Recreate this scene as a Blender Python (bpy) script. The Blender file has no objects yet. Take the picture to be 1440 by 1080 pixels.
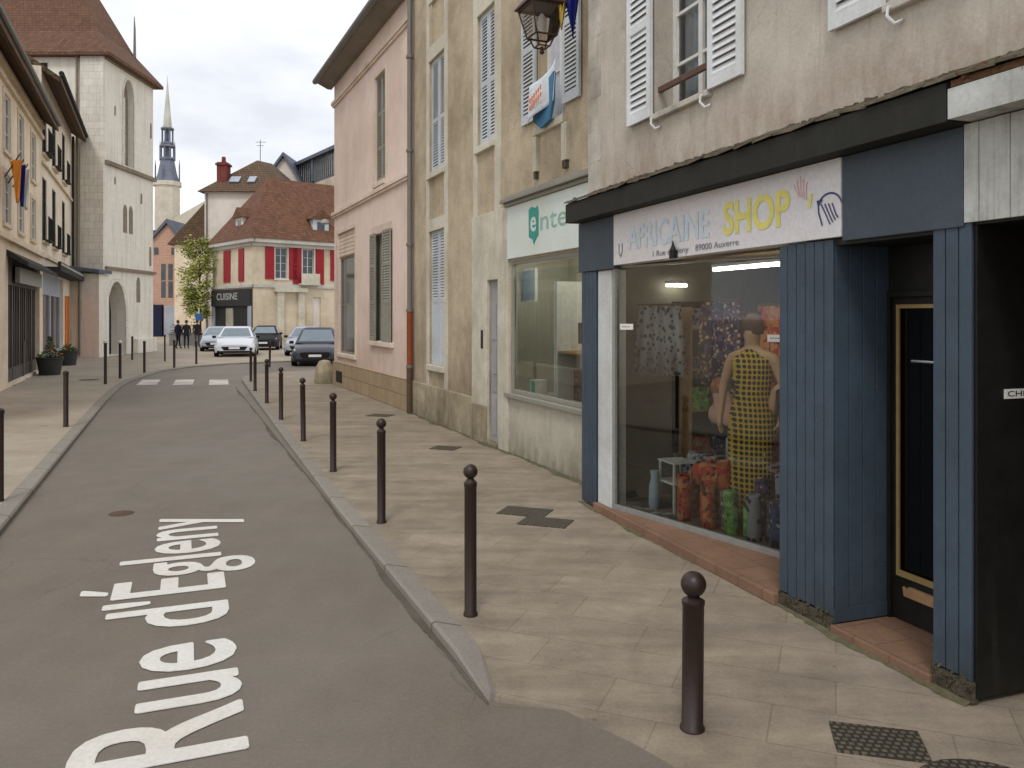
import bpy, bmesh, math, random
from mathutils import Vector, Matrix
R = math.radians
rnd = random.Random(7)
S = bpy.context.scene
COL = S.collection

# ---------------------------------------------------------------- camera
cd = bpy.data.cameras.new('camera'); cam = bpy.data.objects.new('camera', cd); COL.objects.link(cam)
cam.location = (0, 0, 2.1); cam.rotation_euler = (R(90), 0, 0)
cd.sensor_width = 36; cd.lens = 36 * 1150 / 1440; cd.shift_y = -97 / 1440
cd.clip_start = .05; cd.clip_end = 2000
S.camera = cam

# ---------------------------------------------------------------- sky, sun, exposure
SUN_EL, SUN_AZ = 52, 190          # high soft sun behind the camera, veiled by cloud
w = bpy.data.worlds.new('World'); S.world = w; w.use_nodes = True
nt = w.node_tree; nt.nodes.clear()
def wn(t, **k):
    n = nt.nodes.new(t)
    for a, b in k.items(): setattr(n, a, b)
    return n
wo = wn('ShaderNodeOutputWorld'); bg = wn('ShaderNodeBackground'); bg.inputs['Strength'].default_value = .1
sky = wn('ShaderNodeTexSky', sky_type='NISHITA', sun_disc=False, sun_elevation=R(SUN_EL), sun_rotation=R(SUN_AZ))
tc = wn('ShaderNodeTexCoord'); mp = wn('ShaderNodeMapping'); mp.inputs['Scale'].default_value = (1.0, 1.0, 2.3)
mp.inputs['Location'].default_value = (.75, .1, .05)
n1 = wn('ShaderNodeTexNoise'); n1.inputs['Scale'].default_value = 2.6; n1.inputs['Detail'].default_value = 7; n1.inputs['Roughness'].default_value = .52
r1 = wn('ShaderNodeValToRGB')
e = r1.color_ramp.elements
e[0].position = .33; e[0].color = (5.3, 5.6, 6.2, 1)
e[1].position = .6; e[1].color = (8.7, 8.75, 8.8, 1)
m = e.new(.47); m.color = (7.1, 7.3, 7.75, 1)
n2 = wn('ShaderNodeTexNoise'); n2.inputs['Scale'].default_value = 1.7; n2.inputs['Detail'].default_value = 4
r2 = wn('ShaderNodeMapRange'); r2.inputs[1].default_value = .35; r2.inputs[2].default_value = .6; r2.inputs[3].default_value = .94; r2.inputs[4].default_value = 1
mx = wn('ShaderNodeMixRGB')
L_ = nt.links.new
L_(tc.outputs['Generated'], mp.inputs['Vector']); L_(mp.outputs[0], n1.inputs['Vector']); L_(mp.outputs[0], n2.inputs['Vector'])
L_(n1.outputs['Fac'], r1.inputs[0]); L_(n2.outputs['Fac'], r2.inputs[0]); L_(r2.outputs[0], mx.inputs[0])
L_(sky.outputs[0], mx.inputs[1]); L_(r1.outputs[0], mx.inputs[2]); L_(mx.outputs[0], bg.inputs['Color']); L_(bg.outputs[0], wo.inputs[0])
sl = bpy.data.lights.new('sun', 'SUN'); sl.energy = .9; sl.angle = R(14); sl.color = (1, .96, .9)
sun = bpy.data.objects.new('sun', sl); COL.objects.link(sun)
az = R(SUN_AZ); el = R(SUN_EL)
sv = Vector((math.sin(az) * math.cos(el), math.cos(az) * math.cos(el), math.sin(el)))
sun.rotation_euler = sv.to_track_quat('Z', 'Y').to_euler(); sun.location = (0, 0, 40)
vs = S.view_settings; vs.view_transform = 'Standard'; vs.look = 'None'; vs.gamma = 1; vs.use_curve_mapping = False; vs.exposure = 0.45
S.cycles.max_bounces = 7; S.cycles.transparent_max_bounces = 12

# ---------------------------------------------------------------- materials
def srgb(r, g, b):
    f = lambda c: (c / 255 / 12.92) if c / 255 <= .04045 else ((c / 255 + .055) / 1.055) ** 2.4
    return (f(r), f(g), f(b), 1)
def node(t, typ, **k):
    n = t.nodes.new(typ)
    for a, b in k.items():
        if a in n.inputs: n.inputs[a].default_value = b
        else: setattr(n, a, b)
    return n
def base_mat(name, rough, metal=0):
    m = bpy.data.materials.new(name); m.use_nodes = True; t = m.node_tree
    b = t.nodes['Principled BSDF']; b.inputs['Roughness'].default_value = rough; b.inputs['Metallic'].default_value = metal
    b.inputs['Specular IOR Level'].default_value = .3
    return m, t, b
def coords(t, mode='obj', rot=0, scale=(1, 1, 1)):
    c = node(t, 'ShaderNodeTexCoord'); out = c.outputs['Object']
    if mode == 'xz':
        s = node(t, 'ShaderNodeSeparateXYZ'); k = node(t, 'ShaderNodeCombineXYZ'); t.links.new(out, s.inputs[0])
        a = node(t, 'ShaderNodeMath', operation='ADD'); t.links.new(s.outputs[0], a.inputs[0]); t.links.new(s.outputs[1], a.inputs[1])
        t.links.new(a.outputs[0], k.inputs[0]); t.links.new(s.outputs[2], k.inputs[1]); out = k.outputs[0]
    p = node(t, 'ShaderNodeMapping'); p.inputs['Rotation'].default_value = (0, 0, rot); p.inputs['Scale'].default_value = scale
    t.links.new(out, p.inputs[0]); return p.outputs[0]
def noise(t, vec, scale, detail=6, rough=.6):
    n = node(t, 'ShaderNodeTexNoise', Scale=scale, Detail=detail, Roughness=rough); t.links.new(vec, n.inputs['Vector']); return n.outputs['Fac']
def ramp(t, fac, a, b, ca=(0, 0, 0, 1), cb=(1, 1, 1, 1)):
    r = node(t, 'ShaderNodeValToRGB'); el = r.color_ramp.elements
    el[0].position = a; el[0].color = ca; el[1].position = b; el[1].color = cb
    t.links.new(fac, r.inputs[0]); return r.outputs[0]
def mix(t, fac, a, b, blend='MIX'):
    n = node(t, 'ShaderNodeMixRGB', blend_type=blend)
    for s, v in ((0, fac), (1, a), (2, b)):
        if hasattr(v, 'links'): t.links.new(v, n.inputs[s])
        else: n.inputs[s].default_value = v
    return n.outputs[0]
def bump(t, b, h, strength, dist=.02):
    n = node(t, 'ShaderNodeBump', Strength=strength, Distance=dist); t.links.new(h, n.inputs['Height']); t.links.new(n.outputs[0], b.inputs['Normal'])
def mul(c, f): return (c[0] * f, c[1] * f, c[2] * f, 1)
def rough_mat(name, c, var=.18, scale=8, rough=.9, bmp=.3, streak=0, stain=(.12, .1, .075, 1), patch=.12, speck=0, speckc=None, fine=60, metal=0, chips=0, chipc=None, band=None, cracks=0, drag=None):
    m, t, b = base_mat(name, rough, metal); v = coords(t)
    n = noise(t, v, scale, 8, .65); col = ramp(t, n, .28, .72, mul(c, 1 - var), mul(c, 1 + var)); col = mix(t, 1, col, ramp(t, noise(t, v, 34, 3, .6), .3, .7, (.92, .92, .92, 1), (1.07, 1.07, 1.07, 1)), 'MULTIPLY')
    if patch: col = mix(t, ramp(t, noise(t, v, scale * .12 + .15, 4), .42, .66), col, mix(t, 1, col, mul((1, .97, .92), 1 - patch * 1.6), 'MULTIPLY'))
    if streak:
        vz = coords(t, scale=(5, 5, .32)); s = ramp(t, noise(t, vz, 1.6, 6, .7), .55, .78)
        k = node(t, 'ShaderNodeMath', operation='MULTIPLY'); t.links.new(s, k.inputs[0]); k.inputs[1].default_value = streak
        col = mix(t, k.outputs[0], col, stain)
    if speck:
        s = ramp(t, noise(t, v, fine, 3, .7), .58, .7); k = node(t, 'ShaderNodeMath', operation='MULTIPLY'); t.links.new(s, k.inputs[0]); k.inputs[1].default_value = speck
        col = mix(t, k.outputs[0], col, speckc or mul(c, .45))
    if drag:       # weathering drawn out along one direction
        vd = coords(t, rot=drag[0], scale=drag[1]); col = mix(t, 1, col, ramp(t, noise(t, vd, 1, 6, .65), .3, .7, (1 - drag[2], 1 - drag[2], 1 - drag[2] * 1.05, 1), (1 + drag[2], 1 + drag[2], 1 + drag[2] * .95, 1)), 'MULTIPLY')
    if cracks:
        k = node(t, 'ShaderNodeTexVoronoi', Scale=cracks[0], feature='DISTANCE_TO_EDGE'); wv = node(t, 'ShaderNodeVectorMath', operation='ADD')
        nz = node(t, 'ShaderNodeTexNoise', Scale=cracks[0] * 2.5, Detail=5); t.links.new(v, nz.inputs['Vector']); t.links.new(v, wv.inputs[0]); t.links.new(nz.outputs['Color'], wv.inputs[1]); t.links.new(wv.outputs[0], k.inputs['Vector'])
        a_ = ramp(t, k.outputs['Distance'], .0, .012 * cracks[0], (1, 1, 1, 1), (0, 0, 0, 1)); b_ = ramp(t, noise(t, v, cracks[0] * .7, 2), .5, .56)
        q = node(t, 'ShaderNodeMath', operation='MULTIPLY'); t.links.new(a_, q.inputs[0]); t.links.new(b_, q.inputs[1]); q2 = node(t, 'ShaderNodeMath', operation='MULTIPLY'); t.links.new(q.outputs[0], q2.inputs[0]); q2.inputs[1].default_value = cracks[1]
        col = mix(t, q2.outputs[0], col, mul(c, .45))
    if band:       # splash stain reaching up from a ledge or the ground
        sx = node(t, 'ShaderNodeSeparateXYZ'); t.links.new(coords(t), sx.inputs[0]); mr = node(t, 'ShaderNodeMapRange'); t.links.new(sx.outputs[2], mr.inputs[0])
        mr.inputs[1].default_value = band[0]; mr.inputs[2].default_value = band[1]; mr.inputs[3].default_value = 1; mr.inputs[4].default_value = 0
        nb = ramp(t, noise(t, coords(t, scale=(1, 1, .4)), 4.5, 8, .7), .3, .7); q = node(t, 'ShaderNodeMath', operation='MULTIPLY'); t.links.new(mr.outputs[0], q.inputs[0]); t.links.new(nb, q.inputs[1])
        q2 = node(t, 'ShaderNodeMath', operation='MULTIPLY'); t.links.new(q.outputs[0], q2.inputs[0]); q2.inputs[1].default_value = band[3]; col = mix(t, q2.outputs[0], col, band[2])
    if chips:
        s = ramp(t, noise(t, v, 9, 9, .75), .70 - chips, .72 - chips); col = mix(t, s, col, chipc or (.45, .42, .38, 1))
    t.links.new(col, b.inputs['Base Color'])
    if bmp: bump(t, b, noise(t, v, fine, 5, .7), bmp, .01)
    return m
def brick_mat(name, c1, c2, mortar, bw, bh, ms=.012, mode='xz', rot=0, rough=.9, bmp=.4, dirt=.35, off=.5, smooth=.1, streak=0, drag=0):
    m, t, b = base_mat(name, rough); v = coords(t, mode, rot)
    k = node(t, 'ShaderNodeTexBrick', Scale=1.0); t.links.new(v, k.inputs['Vector']); k.offset = off
    for a, x in (('Color1', c1), ('Color2', c2), ('Mortar', mortar), ('Mortar Size', ms), ('Brick Width', bw), ('Row Height', bh), ('Mortar Smooth', smooth), ('Bias', 0)): k.inputs[a].default_value = x
    v3 = coords(t); col = mix(t, dirt, k.outputs['Color'], ramp(t, noise(t, v3, 3.5, 8, .7), .25, .75, (.25, .23, .2, 1), (1, 1, 1, 1)), 'MULTIPLY')
    col = mix(t, .35, col, ramp(t, noise(t, v3, 45, 4, .7), .3, .7, (.55, .55, .55, 1), (1.25, 1.25, 1.25, 1)), 'MULTIPLY')
    if streak:
        s = ramp(t, noise(t, coords(t, scale=(3, 3, .22)), 1.2, 6, .7), .5, .75); q = node(t, 'ShaderNodeMath', operation='MULTIPLY'); t.links.new(s, q.inputs[0]); q.inputs[1].default_value = streak
        col = mix(t, q.outputs[0], col, (.16, .14, .11, 1))
    if drag: col = mix(t, 1, col, ramp(t, noise(t, coords(t, rot=rot, scale=(.5, 3.2, 1)), 1, 7, .68), .3, .7, (1 - drag, 1 - drag, 1 - drag, 1), (1 + drag, 1 + drag, 1 + drag, 1)), 'MULTIPLY')
    if drag:
        kv = node(t, 'ShaderNodeTexVoronoi', Scale=2.6); t.links.new(v3, kv.inputs['Vector']); sp = ramp(t, kv.outputs['Distance'], .035, .05, (.72, .70, .68, 1), (1, 1, 1, 1)); col = mix(t, 1, col, sp, 'MULTIPLY')
        col = mix(t, 1, col, ramp(t, noise(t, v3, .9, 5, .6), .36, .62, (.88, .88, .87, 1), (1.05, 1.05, 1.05, 1)), 'MULTIPLY')
    t.links.new(col, b.inputs['Base Color'])
    h = mix(t, .5, k.outputs['Fac'], noise(t, v3, 30, 5)); n = node(t, 'ShaderNodeBump', Strength=bmp, Distance=.01); n.invert = True
    t.links.new(h, n.inputs['Height']); t.links.new(n.outputs[0], b.inputs['Normal'])
    return m
def plain(name, c, rough=.6, metal=0, spec=.3, var=.1, scale=14):
    m, t, b = base_mat(name, rough, metal); b.inputs['Specular IOR Level'].default_value = spec
    col = ramp(t, noise(t, coords(t), scale, 5), .3, .7, mul(c, 1 - var), mul(c, 1 + var)); t.links.new(col, b.inputs['Base Color']); return m
def emit(name, c, s):
    m, t, b = base_mat(name, .5); b.inputs['Emission Color'].default_value = c; b.inputs['Emission Strength'].default_value = s; b.inputs['Base Color'].default_value = (.8, .8, .8, 1); return m
def glass(name, tint=(.93, .97, .95, 1), refl=1.0, ior=1.5):
    m = bpy.data.materials.new(name); m.use_nodes = True; t = m.node_tree; t.nodes.clear()
    o = node(t, 'ShaderNodeOutputMaterial'); x = node(t, 'ShaderNodeMixShader'); a = node(t, 'ShaderNodeBsdfTransparent', Color=tint)
    g = node(t, 'ShaderNodeBsdfGlossy', Roughness=.02); g.inputs['Color'].default_value = (refl, refl, refl, 1)
    f = node(t, 'ShaderNodeFresnel', IOR=ior); nb = node(t, 'ShaderNodeBump', Strength=.05, Distance=.01)
    t.links.new(noise(t, coords(t), 1.2, 2), nb.inputs['Height']); t.links.new(nb.outputs[0], g.inputs['Normal'])
    t.links.new(f.outputs[0], x.inputs[0]); t.links.new(a.outputs[0], x.inputs[1]); t.links.new(g.outputs[0], x.inputs[2]); t.links.new(x.outputs[0], o.inputs[0]); return m
def cloth_print(name, c1, c2, scale, kind='dots', c3=None):
    m, t, b = base_mat(name, .85); v = coords(t)
    k = node(t, 'ShaderNodeTexVoronoi', Scale=scale)
    if kind == 'dots': k.inputs['Randomness'].default_value = .05; k.voronoi_dimensions = '2D'; v = coords(t, 'xz')
    t.links.new(v, k.inputs['Vector'])
    col = ramp(t, k.outputs['Distance'], .34, .42, c2, c1)
    if c3: col = mix(t, ramp(t, noise(t, v, scale * .6, 3), .48, .54), col, c3)
    t.links.new(col, b.inputs['Base Color']); return m

def wl(r, g, b):          # lighter, greyer wall tone
    c = srgb(r, g, b); return (min(.86, c[0] * 1.08), min(.84, c[1] * 1.2), min(.82, c[2] * 1.35), 1)
M = {}
M['asphalt'] = rough_mat('asphalt', srgb(118, 110, 100), .08, 2.2, .62, .35, patch=.07, speck=.5, speckc=srgb(150, 142, 130), fine=110, cracks=(.5, .5), drag=(R(21.6), (1.6, .22, 1), .075))
M['slab'] = brick_mat('paving_slabs', srgb(164, 151, 134), srgb(155, 142, 125), srgb(143, 130, 114), .86, .42, .006, 'obj', R(21.6), .75, .2, .5, .37, .4, drag=.22)
M['kerb'] = brick_mat('kerb_granite', srgb(150, 144, 134), srgb(142, 136, 127), srgb(105, 98, 88), 30, 1.0, .01, 'obj', R(21.6), .85, .2, .25)
M['plaza'] = rough_mat('plaza_paving', srgb(166, 155, 139), .1, 4, .75, .2, patch=.1, speck=.25, fine=90, drag=(R(21.6), (.35, 2.4, 1), .06))
M['paint'] = rough_mat('road_paint', srgb(222, 220, 214), .05, 6, .7, .15, patch=.05, speck=.25, speckc=srgb(170, 166, 158), fine=120, chips=.005, chipc=srgb(150, 144, 135))
M['zebra'] = rough_mat('zebra_paint', srgb(205, 200, 190), .08, 6, .8, .1, patch=.2, chips=.08, chipc=srgb(140, 131, 120))
M['iron'] = plain('bollard_iron', srgb(47, 33, 28), .42, .0, .45, .15, 25)
M['ironlid'] = brick_mat('cast_iron_lid', srgb(112, 104, 90), srgb(98, 90, 77), srgb(62, 57, 49), .04, .04, .008, 'obj', R(10), .6, .8, .3)
M['dirt'] = rough_mat('gutter_dirt', srgb(98, 91, 80), .15, 9, .95, .4)
M['moss'] = rough_mat('mossy_dirt', srgb(98, 94, 72), .35, 12, .95, .6, speck=.4, speckc=srgb(78, 84, 50))
M['a_wall'] = rough_mat('shop_house_render', wl(190, 174, 155), .10, 3.2, .92, .35, streak=.6, stain=srgb(128, 110, 90), patch=.2, speck=.3, fine=50, cracks=(.8, .5), band=(3.35, 4.15, srgb(128, 98, 72), .8))
M['a_quoin'] = rough_mat('peeling_corner_plaster', wl(188, 174, 156), .22, 5, .92, .5, streak=.6, stain=srgb(104, 92, 78), patch=.25, speck=.3, chips=.06, chipc=srgb(140, 122, 100))
M['blue'] = rough_mat('slate_blue_paint', srgb(66, 79, 93), .14, 5, .55, .12, streak=.45, stain=srgb(46, 58, 72), patch=.08, chips=.03, chipc=srgb(126, 130, 132), band=(0, .5, srgb(48, 52, 54), .8))
M['bluepanel'] = rough_mat('slate_blue_panel', srgb(66, 77, 87), .07, 3, .5, .08, patch=.1, streak=.25, stain=srgb(56, 64, 70))
M['rot'] = rough_mat('rotten_board_foot', srgb(78, 72, 58), .55, 16, .95, .8, speck=.5, speckc=srgb(150, 140, 120), patch=.1)
M['fascia'] = rough_mat('black_fascia', srgb(43, 44, 41), .2, 5, .8, .2, streak=.3, stain=srgb(62, 62, 54))
M['flash'] = rough_mat('mossy_flashing', srgb(96, 88, 72), .45, 14, .95, .8, speck=.5, speckc=srgb(40, 38, 28))
M['peel'] = rough_mat('peeling_white_wood', wl(192, 186, 174), .1, 6, .85, .35, streak=.75, stain=srgb(92, 82, 68), patch=.2, chips=.035, chipc=srgb(110, 84, 62))
M['signwhite'] = rough_mat('sign_board_white', srgb(214, 212, 214), .03, 3, .5, .04, patch=.05)
M['sky_letter'] = plain('pale_blue_vinyl', srgb(192, 206, 214), .5)
M['yel_letter'] = plain('yellow_vinyl', srgb(218, 210, 118), .5)
M['navy_letter'] = plain('navy_vinyl', srgb(58, 62, 110), .5)
M['grey_letter'] = plain('grey_vinyl', srgb(112, 110, 122), .5)
M['pink_letter'] = plain('pink_vinyl', srgb(220, 180, 172), .5)
M['teal'] = plain('teal_vinyl', srgb(58, 148, 138), .5)
M['teal_pale'] = plain('pale_teal_vinyl', srgb(140, 178, 164), .5)
M['post'] = rough_mat('off_white_post', wl(196, 190, 180), .06, 6, .6, .1, streak=.3, stain=srgb(130, 120, 104))
M['debris'] = rough_mat('broken_rusty_boards', srgb(112, 82, 62), .5, 14, .95, .6, speck=.4, speckc=srgb(170, 150, 126))
M['terracotta'] = brick_mat('terracotta_tiles', srgb(142, 110, 88), srgb(132, 102, 82), srgb(114, 90, 72), .3, .3, .006, 'obj', 0, .8, .15, .35)
M['alu'] = plain('aluminium_frame', srgb(150, 150, 146), .4, .3)
M['black'] = rough_mat('black_paint', srgb(30, 29, 27), .35, 6, .5, .15, streak=.5, stain=srgb(58, 54, 46), chips=.02, chipc=srgb(92, 88, 78))
M['gold'] = plain('brass_trim', srgb(168, 142, 92), .45, .3)
M['ply'] = rough_mat('bare_wood', srgb(168, 132, 96), .25, 9, .8, .2)
M['doorglass'] = plain('dark_door_glass', srgb(12, 12, 13), .08, 0, .5)
M['steel'] = plain('steel', srgb(190, 190, 188), .3, .9)
M['shut_w'] = rough_mat('white_shutter_paint', wl(212, 206, 198), .05, 6, .7, .1, streak=.2, stain=srgb(150, 140, 124))
M['shut_b'] = rough_mat('pale_blue_shutter_paint', srgb(193, 200, 204), .05, 6, .7, .1, streak=.15, stain=srgb(140, 140, 136))
M['shut_g'] = rough_mat('grey_green_shutter_paint', srgb(150, 148, 136), .08, 6, .75, .1, streak=.25, stain=srgb(100, 98, 88))
M['wood_w'] = plain('white_window_wood', srgb(214, 212, 208), .6)
M['rail'] = plain('brown_rail_wood', srgb(92, 66, 54), .6)
M['pane'] = plain('window_pane', srgb(62, 68, 74), .06, 0, .6, .5, 1.3)
M['curtain'] = plain('net_curtain', srgb(188, 190, 198), .9)
M['b_wall'] = rough_mat('ochre_roughcast', wl(184, 162, 132), .2, 2.6, .95, 1.0, streak=.45, stain=srgb(122, 104, 80), patch=.22, speck=.7, speckc=srgb(128, 108, 82), fine=26, cracks=(.7, .5), band=(.6, 2.2, srgb(112, 96, 76), .7))
M['b_stone'] = rough_mat('ashlar_band', wl(200, 186, 162), .1, 6, .9, .3, streak=.45, stain=srgb(146, 128, 106), patch=.15, band=(0, 1.3, srgb(104, 92, 76), .75))
M['b_plinth'] = rough_mat('worn_plinth_stone', wl(170, 152, 122), .25, 5, .95, .8, streak=.85, stain=srgb(84, 75, 58), band=(0, .5, srgb(74, 68, 50), .8), patch=.25, speck=.3)
M['b_base'] = rough_mat('pale_base_render', wl(176, 163, 140), .09, 5, .92, .2, streak=.45, stain=srgb(112, 106, 88), patch=.18, band=(.0, .5, srgb(84, 80, 62), .9), cracks=(1.2, .5))
M['b_sign'] = rough_mat('cream_sign_board', wl(206, 205, 190), .03, 3, .6, .05, patch=.05)
M['b_frame'] = plain('grey_window_frame', srgb(140, 138, 128), .5)
M['door_grey'] = rough_mat('grey_door_paint', srgb(160, 160, 163), .07, 6, .6, .1, streak=.2, stain=srgb(110, 108, 108))
M['c_wall'] = rough_mat('pink_render', wl(222, 193, 173), .06, 2, .92, .2, streak=.4, stain=srgb(196, 168, 148), patch=.1, speck=.15, cracks=(.45, .3), band=(.7, 1.9, srgb(180, 154, 134), .6))
M['c_trim'] = rough_mat('pink_stone_trim', wl(216, 190, 166), .08, 6, .9, .2, streak=.25, stain=srgb(140, 116, 96))
M['c_plinth'] = brick_mat('pink_house_plinth', srgb(184, 164, 134), srgb(170, 150, 120), srgb(138, 122, 98), .8, .34, .012, streak=.5)
M['zinc'] = plain('zinc', srgb(122, 120, 116), .5, .35)
M['pipe_red'] = rough_mat('rust_red_pipe', srgb(140, 72, 48), .2, 9, .7, .2)
M['pipe_dark'] = rough_mat('dark_iron_pipe', srgb(90, 70, 56), .2, 9, .7, .2)
M['eave'] = rough_mat('eave_board', srgb(134, 126, 116), .12, 6, .85, .2)
M['tile'] = brick_mat('burgundy_roof_tiles', srgb(132, 96, 76), srgb(112, 82, 66), srgb(86, 66, 54), .2, .15, .012, 'xz', 0, .9, .3, .5)
M['tile_red'] = brick_mat('red_roof_tiles', srgb(142, 98, 74), srgb(114, 82, 66), srgb(88, 66, 55), .22, .18, .014, 'xz', 0, .9, .4, .6)
M['tile_brown'] = brick_mat('brown_roof_tiles', srgb(122, 98, 76), srgb(104, 84, 66), srgb(70, 58, 48), .3, .24, .02, 'xz', 0, .9, .5, .6)
M['slate'] = rough_mat('slate', srgb(98, 104, 118), .2, 5, .7, .2, patch=.1)
M['church'] = brick_mat('church_limestone', srgb(244, 238, 226), srgb(241, 234, 220), srgb(236, 229, 214), .7, .34, .006, dirt=.2, streak=.4)
M['church_quoin'] = brick_mat('church_quoins', srgb(240, 234, 222), srgb(228, 221, 208), srgb(212, 204, 190), .55, .36, .012, dirt=.25, streak=.3)
M['church_trim'] = rough_mat('weathered_string_course', srgb(140, 130, 112), .25, 6, .95, .4)
M['l_wall'] = rough_mat('cream_render', srgb(232, 216, 192), .07, 4, .92, .2, streak=.4, stain=srgb(160, 142, 116), patch=.12, cracks=(.6, .3))
M['l_wall2'] = rough_mat('pale_cream_render', srgb(230, 218, 198), .07, 4, .92, .2, streak=.45, stain=srgb(146, 132, 110), patch=.12)
M['l_stone'] = rough_mat('cream_stone', srgb(220, 204, 178), .1, 5, .92, .3, streak=.4, stain=srgb(146, 126, 100))
M['awning'] = plain('dark_awning', srgb(52, 50, 50), .8)
M['shopgrey'] = rough_mat('grey_shop_panels', srgb(96, 90, 86), .1, 5, .6, .1)
M['shoppale'] = rough_mat('pale_blue_grey_shop', srgb(168, 174, 186), .08, 5, .6, .1)
M['lightgrey'] = plain('light_grey_board', srgb(166, 166, 160), .6)
M['orange'] = rough_mat('orange_door_paint', srgb(202, 118, 52), .12, 7, .6, .1)
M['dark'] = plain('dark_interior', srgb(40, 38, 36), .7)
M['d_wall'] = rough_mat('sand_render', wl(206, 184, 154), .1, 2.2, .92, .2, streak=.4, stain=srgb(150, 124, 96), patch=.15)
M['d_white'] = rough_mat('white_render', srgb(222, 214, 206), .05, 2, .92, .1, streak=.2, stain=srgb(160, 150, 140))
M['d_corn'] = rough_mat('pale_cornice', srgb(196, 194, 188), .07, 3, .9, .1)
M['red'] = plain('red_shutter_paint', srgb(150, 34, 44), .6)
M['brickpink'] = brick_mat('pink_brick', srgb(206, 158, 138), srgb(190, 144, 126), srgb(206, 184, 164), .4, .16, .02, dirt=.3)
M['chim'] = rough_mat('chimney_brick', srgb(120, 64, 58), .25, 6, .95, .3)
M['stone_far'] = rough_mat('far_limestone', srgb(206, 198, 182), .09, 1.2, .95, .1, streak=.35)
M['lead'] = rough_mat('grey_lead', srgb(112, 118, 134), .22, 1.5, .6, .1)
M['spire'] = rough_mat('pale_spire_slate', srgb(196, 196, 186), .1, 1.5, .6, .1)
M['roof_glass'] = plain('roof_glazing', srgb(52, 58, 64), .25, 0, .4, .4, 1.5)
M['bark'] = rough_mat('bark', srgb(92, 80, 66), .3, 9, .95, .6)
M['leaf'] = rough_mat('spring_leaves', srgb(178, 184, 104), .3, 1.2, .8, 0, patch=.15)
M['leaf_d'] = rough_mat('dark_leaves', srgb(74, 96, 48), .35, 3, .8, 0, patch=.1)
M['flower'] = rough_mat('flowers', srgb(204, 130, 60), .4, 8, .8, 0, patch=0)
M['pot'] = rough_mat('planter_grey', srgb(66, 66, 66), .15, 6, .7, .1)
M['trough'] = rough_mat('stone_trough', srgb(150, 150, 146), .1, 5, .9, .2)
M['car_white'] = plain('white_car_paint', srgb(214, 218, 226), .25, 0, .5, .02)
M['car_dark'] = plain('graphite_car_paint', srgb(66, 67, 74), .22, .2, .5, .03)
M['car_silver'] = plain('silver_car_paint', srgb(176, 182, 194), .25, .3, .5, .03)
M['car_black'] = plain('black_plastic', srgb(20, 20, 22), .45)
M['car_glass'] = plain('car_glass', srgb(112, 126, 136), .05, 0, .8, .15, 2)
M['car_lamp'] = plain('headlamp', srgb(210, 216, 222), .1, .2, .7)
M['tyre'] = plain('tyre', srgb(24, 24, 24), .8)
M['plate'] = plain('number_plate', srgb(226, 228, 230), .4)
M['cloth_navy'] = plain('navy_cloth', srgb(34, 38, 62), .9)
M['cloth_dark'] = plain('dark_cloth', srgb(44, 42, 48), .9)
M['skin'] = plain('skin', srgb(196, 152, 126), .6)
M['hair'] = plain('dark_hair', srgb(84, 64, 50), .8)
M['lamp_iron'] = plain('lantern_iron', srgb(74, 56, 50), .5, .3)
M['lamp_glass'] = glass('lantern_glass', (.86, .83, .8, 1))
M['glass'] = glass('shop_glass', (.84, .89, .86, 1), 1.0, 1.62)
M['glass_b'] = glass('office_glass', (.88, .91, .88, 1), 1.0, 1.9)
M['tube'] = emit('fluorescent_tube', (1, .97, .86, 1), 12.0)
M['in_wall'] = rough_mat('shop_inner_wall', srgb(124, 119, 107), .12, 2.5, .9, .1, patch=.2)
M['in_floor'] = rough_mat('shop_inner_floor', srgb(150, 142, 130), .12, 4, .7, .1)
M['in_ceil'] = plain('shop_inner_ceiling', srgb(176, 162, 134), .9)
M['in_dark'] = plain('inner_doorway', srgb(22, 22, 26), .8)
M['inb_wall'] = rough_mat('office_inner_wall', srgb(206, 206, 194), .03, 2, .9, 0)
M['manne'] = plain('mannequin_skin', srgb(200, 160, 126), .5)
M['bust'] = plain('pink_bust', srgb(214, 164, 150), .5)
M['yellowdress'] = cloth_print('yellow_dotted_cloth', srgb(196, 162, 58), srgb(48, 36, 24), 21)
M['reddress'] = cloth_print('dark_red_cloth', srgb(84, 36, 38), srgb(30, 16, 22), 16, 'cells')
FAB = [cloth_print('wax_print_red', srgb(190, 70, 48), srgb(60, 30, 30), 16, 'c', srgb(206, 140, 90)), cloth_print('wax_print_orange', srgb(196, 110, 50), srgb(60, 90, 60), 18, 'c', srgb(190, 60, 50)),
       cloth_print('wax_print_green', srgb(88, 150, 60), srgb(30, 60, 40), 20, 'c', srgb(150, 190, 110)), cloth_print('wax_print_blue', srgb(60, 74, 110), srgb(200, 204, 210), 16, 'c', srgb(30, 36, 60)),
       cloth_print('wax_print_purple', srgb(110, 80, 110), srgb(214, 190, 140), 20, 'c', srgb(50, 50, 80)), cloth_print('wax_print_brown', srgb(160, 96, 70), srgb(190, 130, 96), 14, 'c'),
       cloth_print('wax_print_grey', srgb(150, 150, 156), srgb(40, 44, 60), 17, 'c')]
M['navy_flag'] = plain('navy_flag', srgb(24, 32, 118), .8)
M['yellow_flag'] = plain('yellow_flag', srgb(214, 190, 96), .8)
M['orange_flag'] = plain('orange_flag', srgb(228, 150, 62), .8)
M['banner'] = plain('pale_banner', srgb(206, 216, 222), .7)
M['banner_b'] = plain('blue_banner', srgb(70, 122, 158), .7)
M['banner_o'] = plain('orange_lettering', srgb(226, 120, 74), .7)
M['sign_blue'] = plain('blue_sign_plate', srgb(60, 110, 180), .5)
M['white'] = plain('white_paint', srgb(226, 226, 222), .6)
M['paper'] = plain('paper', srgb(222, 220, 212), .8)
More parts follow.
